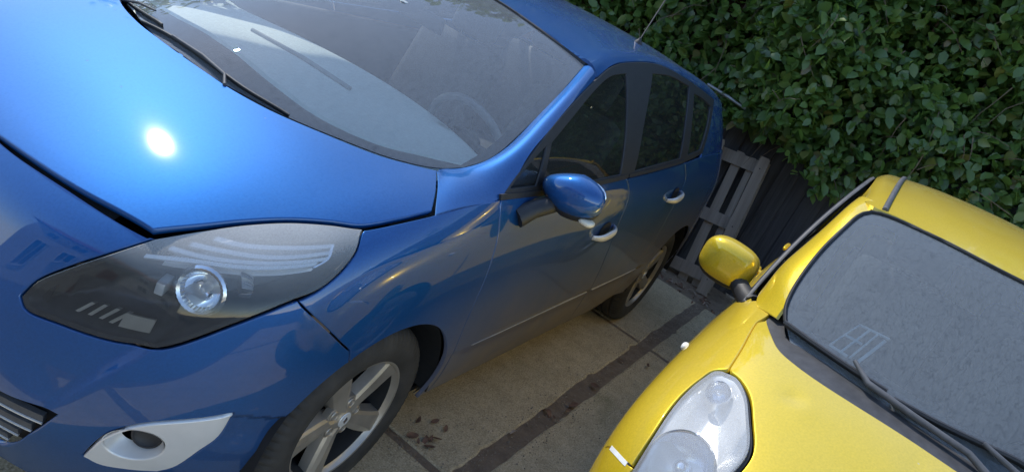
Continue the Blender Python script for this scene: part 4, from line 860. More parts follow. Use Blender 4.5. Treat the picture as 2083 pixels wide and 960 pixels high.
for mir in (True, False):
    for nm in ('fender', 'front_door', 'rear_door', 'rear_quarter'): panel('front_fender' if nm == 'fender' else nm, YS, TY[nm], M['yellow'], yc, .028, mirror=mir)
    hl = panel('headlight', YS, TY['headlight'], M['lens_y'], yc, .025, .003, .002, .006, mirror=mir, off=.006)
    ho = outline(YS, TY['headlight'], .012)
    def hbY(s, v):
        uv = np.c_[s, v]; d = poly_dist(uv, ho); ins = inside(uv, ho); dep = np.where(ins, .002+.07*sstep(0, .09, d), .002)
        return YS.P(uv)-YS.N(uv)*dep[:, None]
    panel('lamp_housing', Surf(hbY), TY['headlight'], M['lamp_bar'], hl, .014, .006, .001, .003, mirror=mir, flange=False)
    Li = shift_uv(YS, ho, .010)[0]; n = len(ho); V = np.vstack([YS.P(shift_uv(YS, ho, -.004)[0])-YS.N(ho)*.004, YS.P(Li)+YS.N(Li)*.0005]); F = [(i, (i+1) % n, n+(i+1) % n, n+i) for i in range(n)]
    if mir: V = V*[1, -1, 1]; F = [f[::-1] for f in F]
    mk('lamp_seal', V, F, M['rubber'], hl)
    fl = Matrix.Diagonal((1, -1, 1, 1)) if mir else Matrix.Identity(4)
    def fin(mb, name, mat, par, ang=40):
        o = mb.build(name, mat, par, angle=ang)
        if mir: o.data.transform(fl); o.data.flip_normals()
        return o
    for (uv, r, dep, nm) in (((.755, .615), .088, .034, 'main_lamp'), ((.872, .795), .034, .016, 'indicator_lamp')):
        p = YS.P([uv])[0]-YS.N([uv])[0]*dep; ax = Vector(YS.N([uv])[0]*.6+np.array([.5, .05, .12])).normalized(); Mx = Matrix.Translation(p) @ ax.to_track_quat('Z', 'Y').to_matrix().to_4x4()
        lamp = fin(MB().lathe([(.004, r*1.08), (.010, r*1.02), (.006, r*.96), (-.02*r/.08, r*.85), (-.045*r/.08, r*.5), (-.05*r/.08, 0)], 48, Mx), nm, M['chrome_soft'], hl, 50)
        fin(MB().lathe([(-.05*r/.08, r*.28), (-.01*r/.08, r*.24), (.0, r*.14), (.001, 0)], 24, Mx), 'bulb_shield', M['chrome'], lamp, 50)
    # windscreen pillar, door frame, windows
    pu = TY['ws_side'][0]
    U3 = [np.array((-.283, .664, 1.058)), on(YW, (-.332, .6645)), on(YW, (-.3945, .6725))]+[on(YW, p) for p in pu[3:6]]+[np.array((-.86, .600, 1.462))]
    L3 = [np.array(p) for p in ((-.37, .738, 1.030), (-.455, .758, 1.040), (-.55, .760, 1.085), (-.66, .740, 1.185), (-.75, .716, 1.285), (-.92, .687, 1.388), (-1.0, .682, 1.418))]
    net = []
    for i, (a, b) in enumerate(zip(U3, L3)):
        kb = (.02, .06, .12, .13, .13, .13, .13)[i]; nn = np.array([.25, .75, .6]); d = b-a; nn = nn-d*(nn @ d)/(d @ d); nn /= np.linalg.norm(nn); w = np.linalg.norm(d); net.append([a, a+d*.35+nn*w*kb, a+d*.72+nn*w*kb, b])
    loft('windscreen_pillar', net, M['yellow'], yc, 110, 16, mir, flip=True)
    fr = panel('window_frame', YGf, Fo, M['grey_plastic'], yc, .035, 0, .002, .012, holes=[Wf, Wr], mirror=mir, off=.002)
    panel('front_window', YGf, Wf, M['side_glass'], yc, .05, -.004, .0005, .003, off=-.005, mirror=mir, flange=False)
    panel('rear_window', YGf, Wr, M['side_glass'], yc, .05, -.004, .0005, .003, off=-.005, mirror=mir, flange=False)
    for S_, pts, nm in ((YGf, [[-.58, 1.03], [-.80, 1.235], [-1.0, 1.375], [-1.18, 1.45], [-1.5, 1.468], [-1.9, 1.455]], 'drip_rail'), (YGf, [[-.50, .992], [-.9, .990], [-1.34, 1.0], [-1.8, 1.022], [-2.15, 1.045]], 'belt_moulding')):
        o = strip(S_, pts, .014, .005, MB(), (0, 1), .010).build(nm, M['grey_plastic'], yc, angle=30)
        if mir: o.data.transform(fl); o.data.flip_normals()
    # side repeater
    p = YS.P([[1.52, .63]])[0]; o = MB(); ellip(o, tuple(p), (.024, .013, .014), .9, 20, 12); o = o.build('side_repeater', M['white_plastic'], yc, smooth=True)
    if mir: o.data.transform(fl); o.data.flip_normals()
    # handles
    for (s, v) in ((2.50, .80), (3.22, .84)):
        q = np.array([s, v]); p = YS.P([q])[0]; nn = YS.N([q])[0]; o = MB(); ellip(o, tuple(p+nn*.022), (.085, .012, .016), .8, 24, 10); ellip(o, tuple(p+nn*.005), (.02, .022, .012), .8, 12, 8); o = o.build('door_handle', M['yellow'], yc, smooth=True)
        if mir: o.data.transform(fl); o.data.flip_normals()
# white clip left where the bumper meets the fender
q = [[.842, .503], [.90, .485], [.950, .466]]
mb = strip(YS, q, .012, .001, MB(), (.35, 1), .004); o = mb.build('bumper_clip', M['white_plastic'], yc, angle=30); o.data.transform(Matrix.Diagonal((1, -1, 1, 1))); o.data.flip_normals()
mb = strip(YS, [[.83, .508], [.90, .483], [.957, .461]], .022, -.001, MB(), (.35, 1), .003); o = mb.build('bumper_gap', M['dark'], yc, angle=30); o.data.transform(Matrix.Diagonal((1, -1, 1, 1))); o.data.flip_normals()
# windscreen and its border
wl2, ws2, wt2 = TY['ws_low'][0], TY['ws_side'][0], TY['ws_top'][0]; fi2 = TY['frit_in']
low2 = [[p[0]+.05, p[1]] if i < len(wl2)-1 else p for i, p in enumerate(wl2)]
panel('windscreen', YW, [low2, ws2, wt2, [wt2[-1], [-.4, 0], low2[0]]], M['ws_yellow'], yc, .05, 0, .001, .004, seam=seam_at('v'), flange=False)
panel('windscreen_border', YW, [low2, ws2, wt2, [wt2[-1], fi2[2][-1]], fi2[2][::-1], fi2[1][::-1], fi2[0][::-1], [fi2[0][0], low2[0]]], M['frit'], yc, .04, 0, .001, .004, seam=seam_at('v'), off=-.005, flange=False)
for sg in (1, -1):
    mb = MB().tube(np.array([YW.P([p])[0]+YW.N([p])[0]*.003 for p in catmull(ws2, .03, YW.P)])*[1, sg, 1], .007, 6); mb.build('screen_seal', M['rubber'], yc, angle=60)
mb = MB().tube(np.vstack([YW.P(catmull(wt2, .03, YW.P))+[0, 0, .003], (YW.P(catmull(wt2, .03, YW.P))*[1, -1, 1]+[0, 0, .003])[::-1]]), .007, 6); mb.build('screen_seal', M['rubber'], yc, angle=60)
# roof with drip channels
rows = []
sm = spl1([-p[0] for p in seam3], [p[1] for p in seam3]); smz = spl1([-p[0] for p in seam3], [p[2] for p in seam3])
for t in np.linspace(0, 1, 12):
    row = []
    for q in (0, .25, .5, .72, .84, .93, 1.):
        xf = np.interp(q, [0, .3, .6, .85, 1.], [-.690, -.708, -.745, -.82, -.985]); x = xf+(-2.55-xf)*t
        yL, zL = float(sm(np.array([-x]))[0]), float(smz(np.array([-x]))[0]); yi = yL-.075
        if q <= .84: row.append(on(YR, (x, yi*q/.84)))
        elif q < 1: e = on(YR, (x, yi)); row.append(np.array([x, yL-.028, zL+(e[2]-zL)*.60+.004]))
        else: row.append(np.array([x, yL, zL]))
    rows.append(row)
full = [[p*[1, -1, 1] for p in r[:0:-1]]+r for r in rows]
loft('roof', full, M['yellow'], yc, 70, 70, flip=True)
for sg in (1, -1):
    pts = [on(YR, (x, .585-.02*(abs(x+1.5)/1.)**2))*[1, sg, 1]+[0, 0, .002] for x in np.linspace(-.80, -2.5, 24)]
    MB().tube(pts, .0105, 8).build('roof_channel', M['grey_plastic'], yc, angle=60)
# tail and inner shell
net = [[np.array([x+.12*(abs(y)/.66)**2, y, z]) for y in (-.66, -.35, 0, .35, .66)] for x, z in ((-2.52, 1.44), (-2.72, 1.15), (-2.93, .9), (-2.98, .55), (-2.9, .25))]
loft('tailgate', net, M['yellow'], yc, 20, 20)
for mir in (True, False):
    net = [[on(YGf, (-2.29, z)), on(YGf, (-2.42, z))*[1, .97, 1], on(YGf, (-2.56, z))*[1, .9, 1]] for z in (1.40, 1.22, 1.05)]
    loft('rear_pillar', net, M['yellow'], yc, 10, 10, mir, flip=True)
ss = np.linspace(0, 4.0, 80); vv = np.linspace(.02, .98, 22); uv = np.array([(s, z) for s in ss for z in vv]); P = YS.P(uv)-YS.N(uv)*.03; nz = len(vv); F = []
for i in range(len(ss)-1):
    for j in range(nz-1):
        idx = (i*nz+j, (i+1)*nz+j, (i+1)*nz+j+1, i*nz+j+1); s_, v_ = uv[idx[0]]
        if any((P[k][0]-cx)**2+(P[k][2]-.29)**2 < .36**2 for k in idx for cx in (0, -2.43)): continue
        if .58 < s_ < .99 and .42 < v_ < .88: continue
        F.append(idx)
mk('inner_body', np.vstack([P, P*[1, -1, 1]]), F+[tuple(k+len(P) for k in f[::-1]) for f in F], M['dark'], yc)
w = MB(); w.box((-1.2, 0, .24), (3.4, 1.45, .02))
for cx in (0, -2.43):
    for sg in (1, -1):
        prev = None
        for k in range(25):
            a = R_(-20+220*k/24); i0 = len(w.v); w.v += [(cx+.342*math.cos(a), sg*.80, .29+.342*math.sin(a)), (cx+.342*math.cos(a), sg*.5, .29+.342*math.sin(a))]
            if prev is not None: w.f.append((prev, prev+1, i0+1, i0))
            prev = i0
        w.box((cx, sg*.5, .4), (.66, .01, .5))
w.build('underbody', M['dark'], yc)
for cx in (0, -2.43):
    for sg in (1, -1): wheel((cx, sg*.735, .29), sg, R_(33+cx*20), .29, .175, .178, yc, 5)
# mirrors
for out in (-1, 1):
    door_mirror((-.66, out*.925, 1.04), out, M['yellow'], (.075, .108, .082), yc, ([(-.50, out*.76, .985), (-.56, out*.80, .985), (-.63, out*.86, 1.0)], [.040, .036, .034]), 0, .06)
# wipers
wiper('wiper', YW, [[-.05, .05], [-.088, -.063], [-.106, -.216], [-.137, -.35], [-.182, -.407]], [[-.243, -.628], [-.207, -.541], [-.176, -.45], [-.151, -.358], [-.14, -.30]], yc, .030, fat=1.7)
wiper('wiper', YW, [[-.02, .40], [-.07, .28], [-.10, .12], [-.128, -.043]], [[-.128, -.277], [-.122, -.158], [-.129, -.043], [-.142, .064], [-.14, .25]], yc, .030, fat=1.7)
# cabin
net = [[(-.12-.40*abs(y)**2, y, .985-.08*y*y) for y in (-.62, -.4, 0, .4, .62)], [(-.32-.25*y*y, y, 1.0) for y in (-.64, -.4, 0, .4, .64)], [(-.58, y, 1.0) for y in (-.66, -.4, 0, .4, .66)], [(-.66, y, .97) for y in (-.66, -.4, 0, .4, .66)], [(-.66, y, .75) for y in (-.66, -.4, 0, .4, .66)]]
yd = loft('dashboard', net, M['dash_dark'], yc, 40, 40)
st = empty('steering_wheel', (-.74, .34, .95), 0, yc); Mx = Matrix.Rotation(R_(-62), 4, 'Y')
MB().lathe([(.015*math.sin(a), .175+.015*math.cos(a)) for a in np.linspace(0, 2*math.pi, 11)], 40, Mx).build('wheel_rim', M['dash_dark'], st, angle=80)
MB().lathe([(-.03, .07), (.01, .068), (.03, .05), (.034, 0)], 32, Mx).build('wheel_boss', M['dash_dark'], st, angle=50)
for a in (80, 190, 300): MB().box((.115, 0, 0), (.11, .03, .016), Mx @ Matrix.Rotation(R_(a), 4, 'Z'), .004).build('wheel_spoke', M['dash_dark'], st)
for x in (-1.15, -1.95):
    for y in (-.33, .33): seat(x, y, yc, .46, 'seat_dark')
MB().box((-1.5, 0, .30), (2.5, 1.3, .04)).build('cabin_floor', M['dash_dark'], yc)
for sg in (1, -1): MB().box((-1.4, sg*.72, .66), (2.2, .06, .66), None, .02).build('door_lining', M['dash_dark'], yc, angle=50)
MB().box((-2.45, 0, .75), (.06, 1.2, .6), None, .02).build('rear_bulkhead', M['dash_dark'], yc, angle=50)
hn = [[(x, y, float(YR.P([[x, abs(y)]])[0][2])-.035) for y in (-.52, -.3, 0, .3, .52)] for x in (-.80, -1.3, -1.9, -2.4)]
loft('headlining', hn, M['dash'], yc, 20, 16)

# slatted white card behind the windscreen glass: a mirrored window put in as strips
cd = empty('windscreen_reflection', (YX0, YYC, 0)); tag(cd, 'small white slatted card added for a mirrored window behind the yellow windscreen above the wiper', 'reflection')
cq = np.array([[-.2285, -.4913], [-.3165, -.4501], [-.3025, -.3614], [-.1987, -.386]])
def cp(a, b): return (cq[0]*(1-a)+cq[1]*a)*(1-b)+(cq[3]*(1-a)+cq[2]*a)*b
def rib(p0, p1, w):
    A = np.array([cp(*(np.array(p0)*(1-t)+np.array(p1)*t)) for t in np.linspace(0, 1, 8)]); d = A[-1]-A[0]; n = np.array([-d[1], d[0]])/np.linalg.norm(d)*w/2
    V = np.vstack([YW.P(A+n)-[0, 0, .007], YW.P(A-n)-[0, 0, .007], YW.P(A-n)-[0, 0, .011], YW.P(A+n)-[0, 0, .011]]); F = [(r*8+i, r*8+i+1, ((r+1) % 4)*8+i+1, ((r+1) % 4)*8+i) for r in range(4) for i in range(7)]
    return mk('reflection_rib', V, F, M['white_reflection'], cd, smooth=False)
M['white_reflection'] = simple('white card', (.85, .86, .82), .5)
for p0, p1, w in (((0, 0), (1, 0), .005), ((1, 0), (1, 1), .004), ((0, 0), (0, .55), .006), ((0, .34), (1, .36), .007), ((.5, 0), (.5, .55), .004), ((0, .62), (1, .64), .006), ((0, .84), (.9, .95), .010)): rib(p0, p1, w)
# ================================================================ ground
def concrete():
    m, nd, lk, b = mat_new('weathered concrete'); nt = m.node_tree; co = coords(nt, kind='Object')
    n1 = noise(nt, co, 1.3, 6, .6); n2 = noise(nt, co, 9, 6, .65); n3 = noise(nt, co, 140, 3, .6); n4 = noise(nt, co, 2.7, 5, .6, .5)
    c = mixc(nt, ramp(nt, n2, [(.3, 0.), (.7, 1.)]), (.42, .325, .20), (.62, .49, .315))
    c = mixc(nt, ramp(nt, n1, [(.45, 0.), (.75, .7)]), c, (.38, .295, .18))
    c = mixc(nt, ramp(nt, n4, [(.60, 0.), (.74, .5)]), c, (.14, .15, .06))
    n5 = noise(nt, co, 38, 5, .7); c = mixc(nt, ramp(nt, n5, [(.45, 0.), (.68, .55)]), c, (.30, .235, .145))
    c = mixc(nt, ramp(nt, n3, [(.52, 0.), (.70, .8)]), c, (.68, .58, .42))
    c = mixc(nt, ramp(nt, n3, [(.28, .8), (.44, 0.)]), c, (.07, .06, .05))
    lk.new(c, b.inputs['Base Color']); setp(b, Roughness=.9, Specular_IOR_Level=.3)
    bump(nt, b, math_(nt, 'ADD', math_(nt, 'MULTIPLY', n2, .5), n3), .35, .006); return m
def soil():
    m, nd, lk, b = mat_new('red brown soil'); nt = m.node_tree; co = coords(nt)
    n2 = noise(nt, co, 14, 7, .7); n3 = noise(nt, co, 70, 4, .7)
    c = mixc(nt, ramp(nt, n2, [(.3, 0.), (.7, 1.)]), (.20, .145, .105), (.33, .25, .18)); c = mixc(nt, ramp(nt, n3, [(.58, 0.), (.72, .8)]), c, (.32, .27, .21))
    lk.new(c, b.inputs['Base Color']); setp(b, Roughness=.95, Specular_IOR_Level=.2); bump(nt, b, math_(nt, 'ADD', n2, n3), .8, .02); return m
M['concrete'] = concrete(); M['soil'] = soil()
gm = MB(); gm.add([(-400, -400, -.010), (400, -400, -.010), (400, 400, -.010), (-400, 400, -.010)], [(0, 1, 2, 3)])
M['gravel'] = simple('grey gritty yard', (.15, .148, .142), .95, 0, .25, 40, .4, 120)
ground = gm.build('ground', M['gravel']); ground['kind'] = 'structure'
sm_ = MB(); sm_.add([(x, y, -.006+(.012*math.sin(x*9+y*4) if i % 3 else 0)*0) for i, (x, y) in enumerate([(-4.7, -5.4), (1.7, -5.4), (1.7, 5.4), (-4.7, 5.4)])], [(0, 1, 2, 3)])
so_ = sm_.build('soil_bed', M['soil']); so_['kind'] = 'structure'
yard = empty('pavement'); yard['kind'] = 'structure'
def slab(x0, x1, y0, y1):
    """one cast slab with uneven worn edges"""
    r = random.Random(int(x0*97+y0*31)); e = []
    def side(ax, ay, bx, by):
        n = max(3, int(math.hypot(bx-ax, by-ay)/.05)); nx, ny = -(by-ay), bx-ax; l = math.hypot(nx, ny); nx, ny = nx/l, ny/l; w = 0
        for k in range(n):
            w = .7*w+r.uniform(-.006, .006); t = k/n; q = max(0, w)+(r.uniform(0, .018) if r.random() < .08 else 0); e.append((ax+(bx-ax)*t+nx*q, ay+(by-ay)*t+ny*q))
    side(x0, y0, x1, y0); side(x1, y0, x1, y1); side(x1, y1, x0, y1); side(x0, y1, x0, y0)
    h = r.uniform(-.002, .002); n = len(e); cx, cy = (x0+x1)/2, (y0+y1)/2
    b = MB(); ins = [(x+(cx-x)/abs(cx-x+1e-9)*.008*min(1, abs(cx-x)*20), y+(cy-y)/abs(cy-y+1e-9)*.008*min(1, abs(cy-y)*20)) for x, y in e]
    b.v = [(x, y, -.03) for x, y in e]+[(x, y, h-.005) for x, y in e]+[(x, y, h) for x, y in ins]
    for i in range(n):
        j = (i+1) % n; b.f += [(i, j, n+j, n+i), (n+i, n+j, 2*n+j, 2*n+i)]
    b.f.append(tuple(2*n+i for i in range(n)))
    return b.build('concrete_slab', M['concrete'], yard)
xs_ = [-3.83, -2.585, -.50, 1.58, 3.66, 5.74]; ys_ = [-5.2, -3.1, -1.0, 1.09, 3.18, 5.27]
for i in range(3):
    for j in range(5): slab(xs_[i]+(.02 if i else 0), xs_[i+1]-.02, ys_[j]+.04, ys_[j+1]-.04)
# leaf litter
def leaf_mesh(name, L, W, curl, mat, fold=.25, seed=0):
    r = random.Random(seed); V, F = [], []; n = 5
    for i in range(n+1):
        t = i/n; w = W*math.sin(math.pi*min(1, t*.93+.05))**.75*(1 if t < 1 else 0); x = L*(t-.5); z = curl*(t-.5)**2*4*L+r.uniform(-.04, .04)*L*abs(curl)
        V += [(x, -w, z+fold*w), (x, 0, z), (x, w, z+fold*w)]
    for i in range(n):
        a = i*3; F += [(a, a+1, a+4, a+3), (a+1, a+2, a+5, a+4)]
    me = bpy.data.meshes.new(name); me.from_pydata(V, [], F); me.materials.append(mat)
    for p in me.polygons: p.use_smooth = True
    return me
M['dead_leaf'] = simple('dry leaf', (.16, .085, .055), .8, 0, .4, 30); M['pale_leaf'] = simple('bleached leaf', (.36, .29, .24), .8, 0, .3, 30)
lm = [leaf_mesh('dead_leaf', .035+.007*k, .008+.002*(k % 3), .5-.22*k, M['dead_leaf' if k % 3 else 'pale_leaf'], .4, k) for k in range(6)]
def litter(x, y, n, sx, sy, group, label):
    for k in range(n):
        o = bpy.data.objects.new('dead_leaf', lm[rnd.randrange(6)]); o.location = (x+rnd.gauss(0, sx), y+rnd.gauss(0, sy), .006+rnd.uniform(0, .012)); s = rnd.uniform(.6, 1.15); o.scale = (s, s, s)
        o.rotation_euler = (rnd.uniform(-.5, .5), rnd.uniform(-.5, .5), rnd.uniform(0, 6.28)); link(o); tag(o, label, 'leaf', group)
litter(-.60, .86, 9, .05, .06, 'dead leaves by the front wheel', 'brown dead leaf lying on the concrete behind the blue front wheel')
litter(-3.93, .95, 34, .07, .24, 'dead leaves at the foot of the pallet', 'dry brown leaf in the soil strip at the foot of the pallet')
litter(-1.6, 1.12, 9, .7, .05, 'dead leaves along the slab joint', 'small dry leaf lying along the soil joint between the cars')
# ================================================================ fence, shed wall, pallet
def wood(name, a, b_, grain=(1, 1, .06), sc=28):
    m, nd, lk, b = mat_new(name); nt = m.node_tree; tc = nd.new('ShaderNodeTexCoord'); oi = nd.new('ShaderNodeObjectInfo')
    va = nd.new('ShaderNodeVectorMath'); va.operation = 'ADD'; cb = nd.new('ShaderNodeCombineXYZ')
    for k in range(3): lk.new(math_(nt, 'MULTIPLY', oi.outputs['Random'], 17.+k*9), cb.inputs[k])
    mp = nd.new('ShaderNodeMapping'); mp.inputs['Scale'].default_value = grain; lk.new(tc.outputs['Object'], mp.inputs[0]); lk.new(mp.outputs[0], va.inputs[0]); lk.new(cb.outputs[0], va.inputs[1])
    n1 = noise(nt, va.outputs[0], sc, 8, .7, .6); n2 = noise(nt, va.outputs[0], sc*.15, 4, .6)
    c = mixc(nt, ramp(nt, n1, [(.28, 0.), (.72, 1.)]), a, b_); c = mixc(nt, ramp(nt, n2, [(.45, 0.), (.8, .6)]), c, tuple(x*.45 for x in a))
    c = mixc(nt, math_(nt, 'MULTIPLY', oi.outputs['Random'], .35), c, tuple(x*.6 for x in b_))
    lk.new(c, b.inputs['Base Color']); setp(b, Roughness=.85, Specular_IOR_Level=.25); bump(nt, b, n1, .5, .004); return m
M['fence'] = wood('weathered fence board', (.026, .027, .032), (.105, .108, .125)); M['shed'] = wood('red brown shed board', (.045, .022, .017), (.11, .055, .042)); M['pallet'] = wood('grey pallet wood', (.19, .16, .135), (.40, .35, .305), (1, 1, .05), 22)
def boards(parent, name, y0, y1, x, z0, z1, w, mat, th=.022, gap=.008):
    y = y0; base = []
    for k in range(4): base.append(None)
    k = 0
    while y < y1-.02:
        ww = w*rnd.uniform(.92, 1.06); b = MB().box((0, 0, 0), (th, ww+.014, z1-z0), None, .003); o = b.build(name, mat, parent, angle=40)
        o.location = (x+(.007 if k % 2 else -.007)+rnd.uniform(-.003, .003), y+ww/2, (z0+z1)/2+rnd.uniform(-.02, .02)); o.rotation_euler = (rnd.uniform(-.006, .006), 0, rnd.uniform(-.02, .02)); y += ww; k += 1
fence = empty('board_fence', (0, 0, 0)); tag(fence, 'dark weathered upright board fence under the hedge behind both cars', 'fence')
boards(fence, 'fence_board', .16, 4.6, -4.46, -.01, 1.6, .125, M['fence'])
for z in (.35, 1.4): MB().box((-4.50, 2.4, z), (.05, 4.6, .09), None, .004).build('fence_rail', M['fence'], fence)
shed = empty('shed_wall'); tag(shed, 'reddish brown board wall at the left end of the hedge behind the blue roof', 'wall')
boards(shed, 'wall_board', -5.0, .14, -4.52, -.01, 2.2, .15, M['shed'])
MB().box((-4.50, .135, 1.10), (.05, .03, 2.24), None, .004).build('corner_post', M['pallet'], shed)
rail = MB().tube([(-4.12, .26, 1.378), (-4.10, .44, 1.368), (-4.09, .60, 1.352)], [.013, .014, .011], 10).build('grey_rail', simple('grey galvanised metal', (.24, .245, .25), .45, .6), angle=50); tag(rail, 'short pale grey metal rail poking out of the hedge behind the blue roof', 'rail')
pal = empty('wooden_pallet', (-4.18, 1.06, -.008)); tag(pal, 'grey wooden pallet leaning upright on the fence between the two cars', 'pallet')
pal.rotation_euler = (R_(7.0), R_(-8.5), R_(0))
def pb(name, y0, y1, z0, z1, x0, x1, chip=0):
    poly = [(y0, z0), (y1, z0), (y1, z1-.01), (y1-.015, z1), (y0+.008, z1)] if not chip else [(y0+.05, z0), (y1, z0), (y1, z1-.03), (y1-.01, z1), (y0+.05, z1), (y0, z1-.12), (y0, z1-.22), (y0+.03, z0+.55)]
    V = Matrix(((0, 0, 1, 0), (1, 0, 0, 0), (0, 1, 0, 0), (0, 0, 0, 1)))
    b = MB().prism(poly, x0, x1, V); return b.build(name, M['pallet'], pal, angle=40)
pb('side_board', -.49, -.36, 0, 1.13, .095, .117, 1); pb('side_board', -.085, .0, 0, 1.12, .095, .117)
pb('slat', -.275, -.20, .02, 1.10, .0, .02); pb('slat', -.155, -.10, .02, 1.09, .0, .02); pb('slat', -.49, -.37, .02, 1.09, .0, .02); pb('slat', -.08, .0, .02, 1.10, .0, .02)
for z in (.08, .52, .99): pb('cross_board', -.47, -.005, z, z+.095, .021, .043)
for z in (.08, .52, .99):
    for y in (-.47, -.085): MB().box((.069, y+.04, z+.05), (.05, .085, .09), None, .003).build('block', M['pallet'], pal)
# nail heads
for z in (.12, .56, 1.03):
    for y in (-.425, -.045): MB().lathe([(0, .005), (.002, .004), (.0025, 0)], 8, Matrix.Translation((.117, y, z)) @ Matrix.Rotation(R_(90), 4, 'Y')).build('nail', M['dark'], pal)
# ================================================================ hedge
def leaf_mat():
    m, nd, lk, b = mat_new('hedge leaf'); nt = m.node_tree; nd.remove(b); oi = nd.new('ShaderNodeNewGeometry')
    rnd_ = oi.outputs['Random Per Island']; n = noise(nt, coords(nt), 1.8, 3)
    c = mixc(nt, rnd_, (.075, .150, .038), (.165, .265, .065)); c = mixc(nt, ramp(nt, rnd_, [(.80, 0.), (.96, .9)]), c, (.22, .28, .06)); c = mixc(nt, ramp(nt, rnd_, [(.975, 0.), (.985, .9)]), c, (.20, .12, .05)); c = mixc(nt, ramp(nt, n, [(.35, .0), (.7, .5)]), c, (.070, .145, .050))
    d = nd.new('ShaderNodeBsdfPrincipled'); lk.new(c, d.inputs['Base Color']); setp(d, Roughness=.34, Specular_IOR_Level=.8)
    t = nd.new('ShaderNodeBsdfTranslucent'); lk.new(mixc(nt, .5, c, (.20, .34, .03)), t.inputs[0])
    mx = nd.new('ShaderNodeMixShader'); mx.inputs[0].default_value = .5; lk.new(d.outputs[0], mx.inputs[1]); lk.new(t.outputs[0], mx.inputs[2]); lk.new(mx.outputs[0], nd['Material Output'].inputs[0]); return m
M['leaf'] = leaf_mat(); M['twig'] = simple('hedge twig', (.13, .10, .07), .85, 0, .3, 40)
hedge = empty('hedge', (-4.6, 1.5, 0)); tag(hedge, 'dense green leafy hedge hanging over the board fence behind the cars', 'hedge')
# one leaf: rounded blade folded on its midrib with a pointed tip
LV = np.array([(0, 0, 0), (.28, .30, .05), (.30, -.30, .05), (.33, 0, -.01), (.68, .27, .03), (.70, -.27, .03), (.68, 0, -.03), (1.05, 0, -.10)]); LF = [(0, 3, 1), (0, 2, 3), (3, 6, 4, 1), (3, 2, 5, 6), (6, 7, 4), (6, 5, 7)]
def hedge_front(y, z):
    """x of the leaf curtain's face"""
    return .75*sstep(-1.0, -1.9, y)+-4.02+.10*np.sin(y*1.7+.6)+.10*np.sin(y*4.1+z*2.3)+.09*np.sin(z*3.4+y*1.3)-.19*(z-1.15)*(1+.9*sstep(1.0, 2.2, y))+.05*np.sin(y*7.+z*5.)+.12*np.sin(y*5.3+2*np.sin(z*3.))*np.sin(z*4.7+1.3*np.sin(y*2.1))  # first term: unseen bulge at the left, added to shade the ground
def hedge_low(y): return 1.17+.05*np.sin(y*3.1)+.06*np.sin(y*7.7+1)+.10*np.maximum(0, -y+.3)*.6
def scatter(n, y0, y1, z1, depth0, depth1, big=0):
    y = npr.uniform(y0, y1, n); z = npr.uniform(1.0, z1, n); dep = npr.uniform(depth0, depth1, n)
    k = z > hedge_low(y)+dep*.2; y, z, dep = y[k], z[k], dep[k]
    return np.c_[hedge_front(y, z)-dep, y, z]
def leaf_frames(P, out=.7):
    n = len(P); d = npr.normal(0, 1, (n, 3)); d += np.array([out, .25, -.55]); d /= np.linalg.norm(d, axis=1)[:, None]
    u = npr.normal(0, .55, (n, 3))+np.array([.55, .0, .85]); u -= d*(u*d).sum(1)[:, None]; u /= np.linalg.norm(u, axis=1)[:, None]; s = np.cross(u, d)
    L = .040+.072*npr.random(n)**.8
    return d, s, u, L
def leaves_mesh(name, P, parent, big=1.):
    d, s, u, L = leaf_frames(P); L = L*big; n = len(P)
    V = P[:, None]+L[:, None, None]*(LV[None, :, 0, None]*d[:, None]+LV[None, :, 1, None]*s[:, None]*1.05+LV[None, :, 2, None]*u[:, None])
    me = bpy.data.meshes.new(name); nv = len(LV); me.from_pydata(V.reshape(-1, 3).tolist(), [], [tuple(i+k*nv for i in f) for k in range(n) for f in LF]); me.materials.append(M['leaf'])
    me.polygons.foreach_set('use_smooth', [True]*len(me.polygons)); return link(bpy.data.objects.new(name, me), parent)
P = np.vstack([scatter(13000, -1.2, 3.8, 3.6, .0, .16), scatter(16000, -1.6, 4.2, 3.7, .12, .5), scatter(6000, -5.5, -1.0, 4.8, 0, .6), scatter(2000, 4., 6.5, 3.6, 0, .6)])-np.array(hedge.location)
PB = np.vstack([scatter(16000, -2.5, 5., 3.9, .35, 1.2), scatter(9000, -2.5, 5., 3.9, .8, 1.5), scatter(6000, -5.5, -.6, 4.9, .2, 1.)])-np.array(hedge.location)
fo = leaves_mesh('foliage', P, hedge); fo['kind'] = 'stuff'
fo = leaves_mesh('inner_foliage', PB, hedge, 2.3); fo['kind'] = 'stuff'
PF = scatter(900, -.9, 3.3, 2.7, -.07, .01); PF = PF[:300]-np.array(hedge.location); d, s, u, L = leaf_frames(PF, .9)
me0 = bpy.data.meshes.new('leaf'); me0.from_pydata(LV.tolist(), [], LF); me0.materials.append(M['leaf']); me0.polygons.foreach_set('use_smooth', [True]*len(LF))
for k in range(len(PF)):
    o = bpy.data.objects.new('leaf', me0); m4 = Matrix((d[k], s[k], u[k])).transposed().to_4x4() @ Matrix.Scale(L[k], 4); m4.translation = PF[k]; o.matrix_basis = m4; link(o, hedge)
tw = MB()
for k in range(260):
    y, z = rnd.uniform(-2, 4.4), rnd.uniform(1.2, 3.4); x = float(hedge_front(np.array(y), np.array(z)))-rnd.uniform(-.05, .25); p = Vector((x, y, z))-hedge.location; q = [p]
    dr = Vector((rnd.uniform(-.2, .5), rnd.uniform(-.6, .6), rnd.uniform(-1, .4))).normalized()
    for j in range(4): dr = (dr+Vector((rnd.uniform(-.3, .3), rnd.uniform(-.3, .3), rnd.uniform(-.4, .1)))).normalized(); q.append(q[-1]+dr*rnd.uniform(.05, .1))
    tw.tube(q, [.0035, .003, .0025, .002, .001], 5)
t_ = tw.build('twigs', M['twig'], hedge); t_['kind'] = 'stuff'
